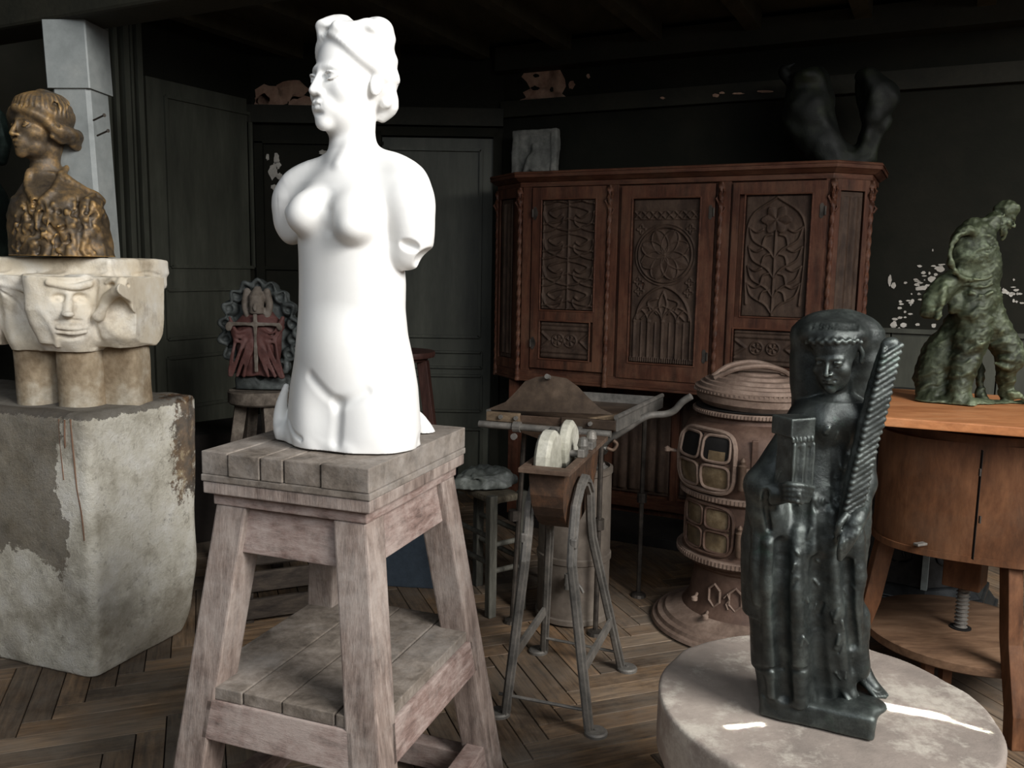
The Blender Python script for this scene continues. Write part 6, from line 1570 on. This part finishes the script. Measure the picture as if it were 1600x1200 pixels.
    s.path([sp0, sp0.lerp(sp1, .5), sp1], .0045, k=.002); s.ell(a - ax_ * .012, (.017, .012, .012), k=.006)
    s.rough(.0008, 90, 4, 2); s.mesh('palm_branch', M_sb, parent=th)
build_saint()
# narrow added area lamps, standing in for streaks of sun, falling on the millstone
def add_streak_lamp(px, py, sx, sy, rz, e):
    p = Wz(px, py, ZM); d = Vector((.25, -.45, 1)).normalized(); src = p + d * 1.6
    l = bpy.data.lights.new('added_streak_lamp', 'AREA'); l.shape = 'RECTANGLE'; l.size = sx; l.size_y = sy; l.energy = e; l.color = (1, .96, .9); l.spread = math.radians(.6)
    o = bpy.data.objects.new('added_streak_lamp', l); C.objects.link(o); o.location = src
    X_ = Vector((math.cos(rz), math.sin(rz), 0)); Z_ = d; Y_ = Z_.cross(X_).normalized(); X_ = Y_.cross(Z_); o.rotation_euler = Matrix((X_, Y_, Z_)).transposed().to_euler()
add_streak_lamp(1428, 1112, .115, .020, math.radians(-20), .35)
add_streak_lamp(1505, 1132, .09, .004, math.radians(-38), .05)
add_streak_lamp(1165, 1134, .075, .008, math.radians(12), .09)

# ---------------------------------------------------------------- modelling turntable and the bronze old man
M_tt = wood('brown_walnut_turntable', srgb(66, 42, 27), srgb(96, 62, 40), srgb(118, 80, 54), axis=(4, 4, 1.2), scale=3.5, rough=.5, bump=.2, wear=srgb(104, 84, 68), wearamt=.2)
M_or = wood('orange_pine_board', srgb(158, 100, 62), srgb(186, 124, 80), srgb(200, 142, 98), axis=(1.2, 5, 5), scale=3, rough=.5, bump=.12)
TC = Vector((1.54, 2.79, 0)); tt = thing('modelling_turntable', 'brown wooden turntable with drum cabinet, screw and round lower shelf, right edge', 'turntable', TC)
bl0, bl1 = Wz(1374, 651, .98), Wz(1600, 668, .98); bu = (bl1 - bl0).normalized(); bv = Vector((-bu.y, bu.x, 0)); bv = bv if bv.y > 0 else -bv
def bp(u, v, z): return Vector((bl0.x, bl0.y, 0)) + bu * u + bv * v + ZUP * z
MB().hexa([bp(0, 0, .952), bp(.85, 0, .952), bp(.85, .72, .952), bp(.0, .72, .952)], [bp(0, 0, .98), bp(.85, 0, .98), bp(.85, .72, .98), bp(.0, .72, .98)]).build('top_board', M_or, parent=tt, bevel=.004)
def drum(r, z0, z1, name, m, parent=tt, power=3.0, n=72):
    vs = []; fs = []; 
    def rr(a): c, s_ = abs(math.cos(a)), abs(math.sin(a)); return r / ((c ** power + s_ ** power) ** (1 / power))
    rings = [(1.0, z0), (1.0, z1)]
    for f, z in rings:
        for k in range(n): a = 2 * PI * k / n; vs.append(TC + Rz(math.radians(-26)) @ Vector((math.cos(a) * rr(a) * f, math.sin(a) * rr(a) * f, z)))
    for k in range(n): fs.append((k, (k + 1) % n, (k + 1) % n + n, k + n))
    fs.append(tuple(range(n))[::-1]); fs.append(tuple(range(n, 2 * n)))
    return MB().add(vs, fs).build(name, m, parent=parent, smooth=True)
dz0, dz1 = .545, .90
drum(.295, dz0, dz1, 'drum_cabinet', M_tt); drum(.302, dz0 - .012, dz0 + .008, 'drum_rim', M_tt); drum(.30, dz1, .925, 'turning_ring', M_tt, power=2.0); drum(.25, .925, .952, 'upper_disc', M_tt, power=2.0)
for px in (1528,):
    p0 = Wy(px, 700, 2.49); p1 = Wy(px - 8, 850, 2.49)
for py in (738, 812):
    p = Wp(1531, py, TC - Vector((0, .315, 0)), (0, 1, 0)); MB().box(p, (.004, .008, .022)).build('door_hinge', M_iron, parent=tt)
p = Wp(1531, 760, TC - Vector((0, .303, 0)), (0, 1, 0)); MB().box(Vector((p.x, p.y + .004, (dz0 + dz1) / 2)), (.0015, .012, dz1 - dz0 - .02)).build('door_gap', M_dark, parent=tt)
p = Wp(1438, 850, TC - Vector((.12, .27, 0)), (0.4, 1, 0)); MB().box(p, (.04, .02, .008), Rz(.4), .002).build('latch', M_grey, parent=tt)
M_shelf = wood('brown_shelf_disc', srgb(80, 60, 46), srgb(112, 86, 66), srgb(136, 108, 86), axis=(1.2, 5, 5), scale=3, rough=.55, bump=.2)
MB().lathe([(.0, .178), (.302, .178), (.308, .183), (.308, .208), (.302, .212), (.0, .212)], TC, 72).build('lower_shelf', M_shelf, parent=tt, smooth=True)
MB().box(TC + ZUP * (dz0 - .085), (.115, .115, .19), Rz(math.radians(50)), .004).build('screw_block', M_tt, parent=tt)
mb = MB(); mb.tube([TC + ZUP * .205, TC + ZUP * .38], .017, 16)
for k in range(12): mb.lathe([(.017, 0), (.022, .003), (.017, .006)], TC + ZUP * (.215 + k * .0135), 16)
mb.build('screw', M_grey, parent=tt, smooth=True)
MB().lathe([(.034, .2125), (.034, .2155), (.0, .2155)], TC, 20).build('screw_collar', M_dark, parent=tt)
for a in (268, 176, 32):
    d = Vector((math.cos(math.radians(a)), math.sin(math.radians(a)), 0)); t = Vector((-d.y, d.x, 0)); prof = [(.0, .375), (.10, .365), (.20, .335), (.30, .305), (.42, .285), (dz0 + .01, .262)]
    vs = []; fs = []
    for z, r in prof:
        for x, y in ((-.028, -.022), (.028, -.022), (.028, .022), (-.028, .022)): vs.append(TC + d * (r + x) + t * y + ZUP * z)
    for i in range(len(prof) - 1):
        for k in range(4): fs.append((i * 4 + k, i * 4 + (k + 1) % 4, (i + 1) * 4 + (k + 1) % 4, (i + 1) * 4 + k))
    fs += [(3, 2, 1, 0), tuple((len(prof) - 1) * 4 + k for k in range(4))]
    MB().add(vs, fs).build('leg', M_tt, parent=tt, bevel=.004)
for px in (1448, 1476):
    p = Wy(px, 1058, 2.62); MB().beam(Vector((p.x, p.y, .0)), Vector((p.x, p.y, .178)), .03, .03).build('caster_post', M_tt, parent=tt)

M_om = bronze('green_patina_bronze', srgb(30, 34, 24), srgb(58, 64, 46), srgb(90, 98, 74), srgb(112, 124, 98), rough=.45, metal=.35, scale=8, bump=.6, bscale=45, hip=.54, edge=srgb(140, 150, 116))
def build_oldman():
    ZT_ = .98; b = Wz(1520, 636, ZT_); Yo = b.y + .10
    O = lambda px, py, dy=0.0: Wy(px, py, Yo + dy)
    lo, hi = O(1420, 655), O(1660, 300); s = Sculpt((lo.x - .03, Yo - .17, ZT_ + .001), (hi.x + .03, Yo + .17, hi.z + .02), .0032)
    # ground and rock
    zb2 = ZT_
    s.path([O(1455, 628, .0), O(1500, 634, -.03), O(1550, 636, -.02), O(1620, 636, .0)], [.045, .035, .030, .035], k=.03, flat=((0, 0, 1), .75))
    s.path([O(1462, 622, .03), O(1458, 590, .05), O(1470, 555, .05), O(1490, 520, .04), O(1504, 490, .03)], [.060, .060, .055, .050, .035], k=.03)
    s.path([O(1535, 632, .04), O(1531, 600, .06), O(1533, 560, .07)], [.02, .014, .010], k=.02)
    # legs
    s.path([O(1524, 470, -.01), O(1519, 520, -.02), O(1510, 565, -.03), O(1500, 605, -.04), O(1500, 624, -.05)], [.062, .055, .043, .030, .028], k=.02)
    s.path([O(1542, 480, .0), O(1560, 520, -.01), O(1576, 552, -.02), O(1570, 580, -.01), O(1572, 606, .0)], [.052, .046, .042, .030, .024], k=.02)
    s.path([O(1572, 614, .0), O(1585, 618, -.02), O(1604, 624, -.035)], [.024, .020, .013], k=.012)
    s.path([O(1500, 626, -.05), O(1515, 632, -.08)], [.028, .018], k=.012)
    s.ell(O(1577, 562, -.045), (.035, .025, .015), k=.015); s.path([O(1556, 568, -.04), O(1572, 572, -.055), O(1584, 566, -.03)], .010, k=.01)
    # pelvis, torso stooping forward
    s.path([O(1530, 462, .0), O(1526, 430, .0), O(1520, 400, .0), O(1522, 375, .0)], [.062, .060, .064, .056], k=.02)
    s.path([O(1535, 450, -.01), O(1540, 420, -.01), O(1540, 395, -.01)], [.040, .040, .038], k=.02)
    s.path([O(1503, 378, .0), O(1520, 362, .0), O(1535, 372, .0)], [.038, .042, .03], k=.02)
    s.ell(O(1510, 396, -.0), (.052, .056, .066), rot=Ry(.3), k=.02)
    # rolled cloak ring over the near shoulder
    ringp = [O(1515 + 30 * math.cos(t), 398 + 38 * math.sin(t) , -.052 + .02 * math.cos(t)) for t in [i * 2 * PI / 12 for i in range(13)]]
    s.path(ringp, .010, k=.014, n=3); s.path([O(1546, 372, -.04), O(1552, 395, -.02), O(1548, 430, -.02)], [.016, .016, .014], k=.012)
    for yy in (434, 446, 458): s.path([s.hit(1518, yy), s.hit(1535, yy + 3, .001), s.hit(1550, yy - 2)], .006, k=.008)
    # bundle hanging behind, stick-like hand in front
    s.path([O(1500, 432, -.02), O(1478, 445, -.02), O(1462, 462, -.02), O(1452, 484, -.02)], [.030, .034, .036, .030], k=.015)
    s.path([O(1474, 450, -.055), O(1470, 475, -.055), O(1464, 496, -.05)], [.012, .012, .008], k=.006)
    s.path([O(1548, 440, -.02), O(1554, 465, -.03), O(1561, 486, -.035)], [.018, .013, .010], k=.008)
    s.path([O(1494, 470, -.02), O(1488, 486, -.02)], [.02, .012], k=.015)
    s.ell(O(1503, 480, -.07), (.018, .025, .032), k=.012, cut=True)
    # neck and head, turned down to the right
    s.path([O(1532, 368, .0), O(1545, 352, .0), O(1556, 342, .0)], [.034, .030, .028], k=.015)
    hc = O(1570, 337, .0); R = Rz(math.radians(62)) @ Rx(math.radians(32))
    face(s, hc, R, .098 * 1.0, brow=1.3, nose=1.05)
    s.frame(hc, R, .098); s.path([(-.16, -.22, -.32), (-.08, -.34, -.45), (0, -.40, -.62)], [.08, .10, .09], k=.04); s.path([(.16, -.22, -.32), (.08, -.34, -.45), (0, -.38, -.66)], [.08, .10, .09], k=.04); s.path([(.28, -.05, -.15), (.2, -.2, -.4), (.1, -.28, -.55)], .07, k=.04); s.path([(-.28, -.05, -.15), (-.2, -.2, -.4), (-.1, -.28, -.55)], .07, k=.04)
    s.path([(-.25, .2, -.1), (-.2, .3, -.3), (.2, .3, -.3), (.25, .2, -.1)], .09, k=.05); s.frame()
    s.rough(.0042, 34, 6, 3); s.rough(.003, 95, 7, 3)
    return s.mesh('walking_old_man', M_om, loc=(b.x, Yo, ZT_))
tag(build_oldman(), 'green patinated bronze of a stooped bearded man walking, on the orange board', 'statue')

# dark cast-iron column stove behind the turntable
M_bk = mottled('black_cast_iron', srgb(26, 27, 29), srgb(44, 46, 48), srgb(62, 64, 66), scale=9, rough=.35, metal=.5, bump=.15)
M_bl = mottled('pale_enamel_strip', srgb(110, 118, 118), srgb(150, 158, 156), rough=.4)
RC_ = Vector((1.69, 3.52, 0)); rth = thing('ornate_iron_stove', 'black ornate cast-iron stove with pierced panels, behind the turntable', 'stove', RC_)
def octo(r, z0, z1, r2=None): 
    r2 = r2 or r; return MB().hexa([RC_ + Vector((math.cos(PI / 8 + k * PI / 4 + .2) * r, math.sin(PI / 8 + k * PI / 4 + .2) * r, z0)) for k in range(8)], [RC_ + Vector((math.cos(PI / 8 + k * PI / 4 + .2) * r2, math.sin(PI / 8 + k * PI / 4 + .2) * r2, z1)) for k in range(8)])
for i, (r, z0, z1, r2) in enumerate(((.37, 0, .06, .37), (.36, .06, .10, .33), (.33, .10, .13, .33), (.32, .13, .17, .28))): octo(r, z0, z1, r2).build('plinth_step', M_bk, parent=rth, bevel=.006)
octo(.27, .17, .86).build('body', M_bk, parent=rth, bevel=.004); octo(.31, .86, .90).build('top_plate', M_bk, parent=rth, bevel=.004)
for k in range(8):
    a = k * PI / 4 + .2; d = Vector((math.cos(a), math.sin(a), 0)); t = Vector((-d.y, d.x, 0))
    if d.y > .3: continue
    c = RC_ + d * (.27 * math.cos(PI / 8) + .004) + ZUP * .36; mb = MB()
    for s_ in (-1, 1):
        for zz in (-.1, .0, .1, .2, .3):
            mb.tube(spline([c + t * s_ * .005 + ZUP * zz, c + t * s_ * .05 + ZUP * (zz + .02), c + t * s_ * .055 + ZUP * (zz + .06), c + t * s_ * .02 + ZUP * (zz + .055), c + t * s_ * .025 + ZUP * (zz + .03)], 3), .005, 6)
    mb.build('pierced_scrollwork', M_bk, parent=rth, smooth=True)
    MB().beam(RC_ + Vector((math.cos(a + PI / 8), math.sin(a + PI / 8), 0)) * .272 + ZUP * .17, RC_ + Vector((math.cos(a + PI / 8), math.sin(a + PI / 8), 0)) * .272 + ZUP * .86, .022, .022, side=d).build('corner_strip', M_bl if k % 2 else M_bk, parent=rth)
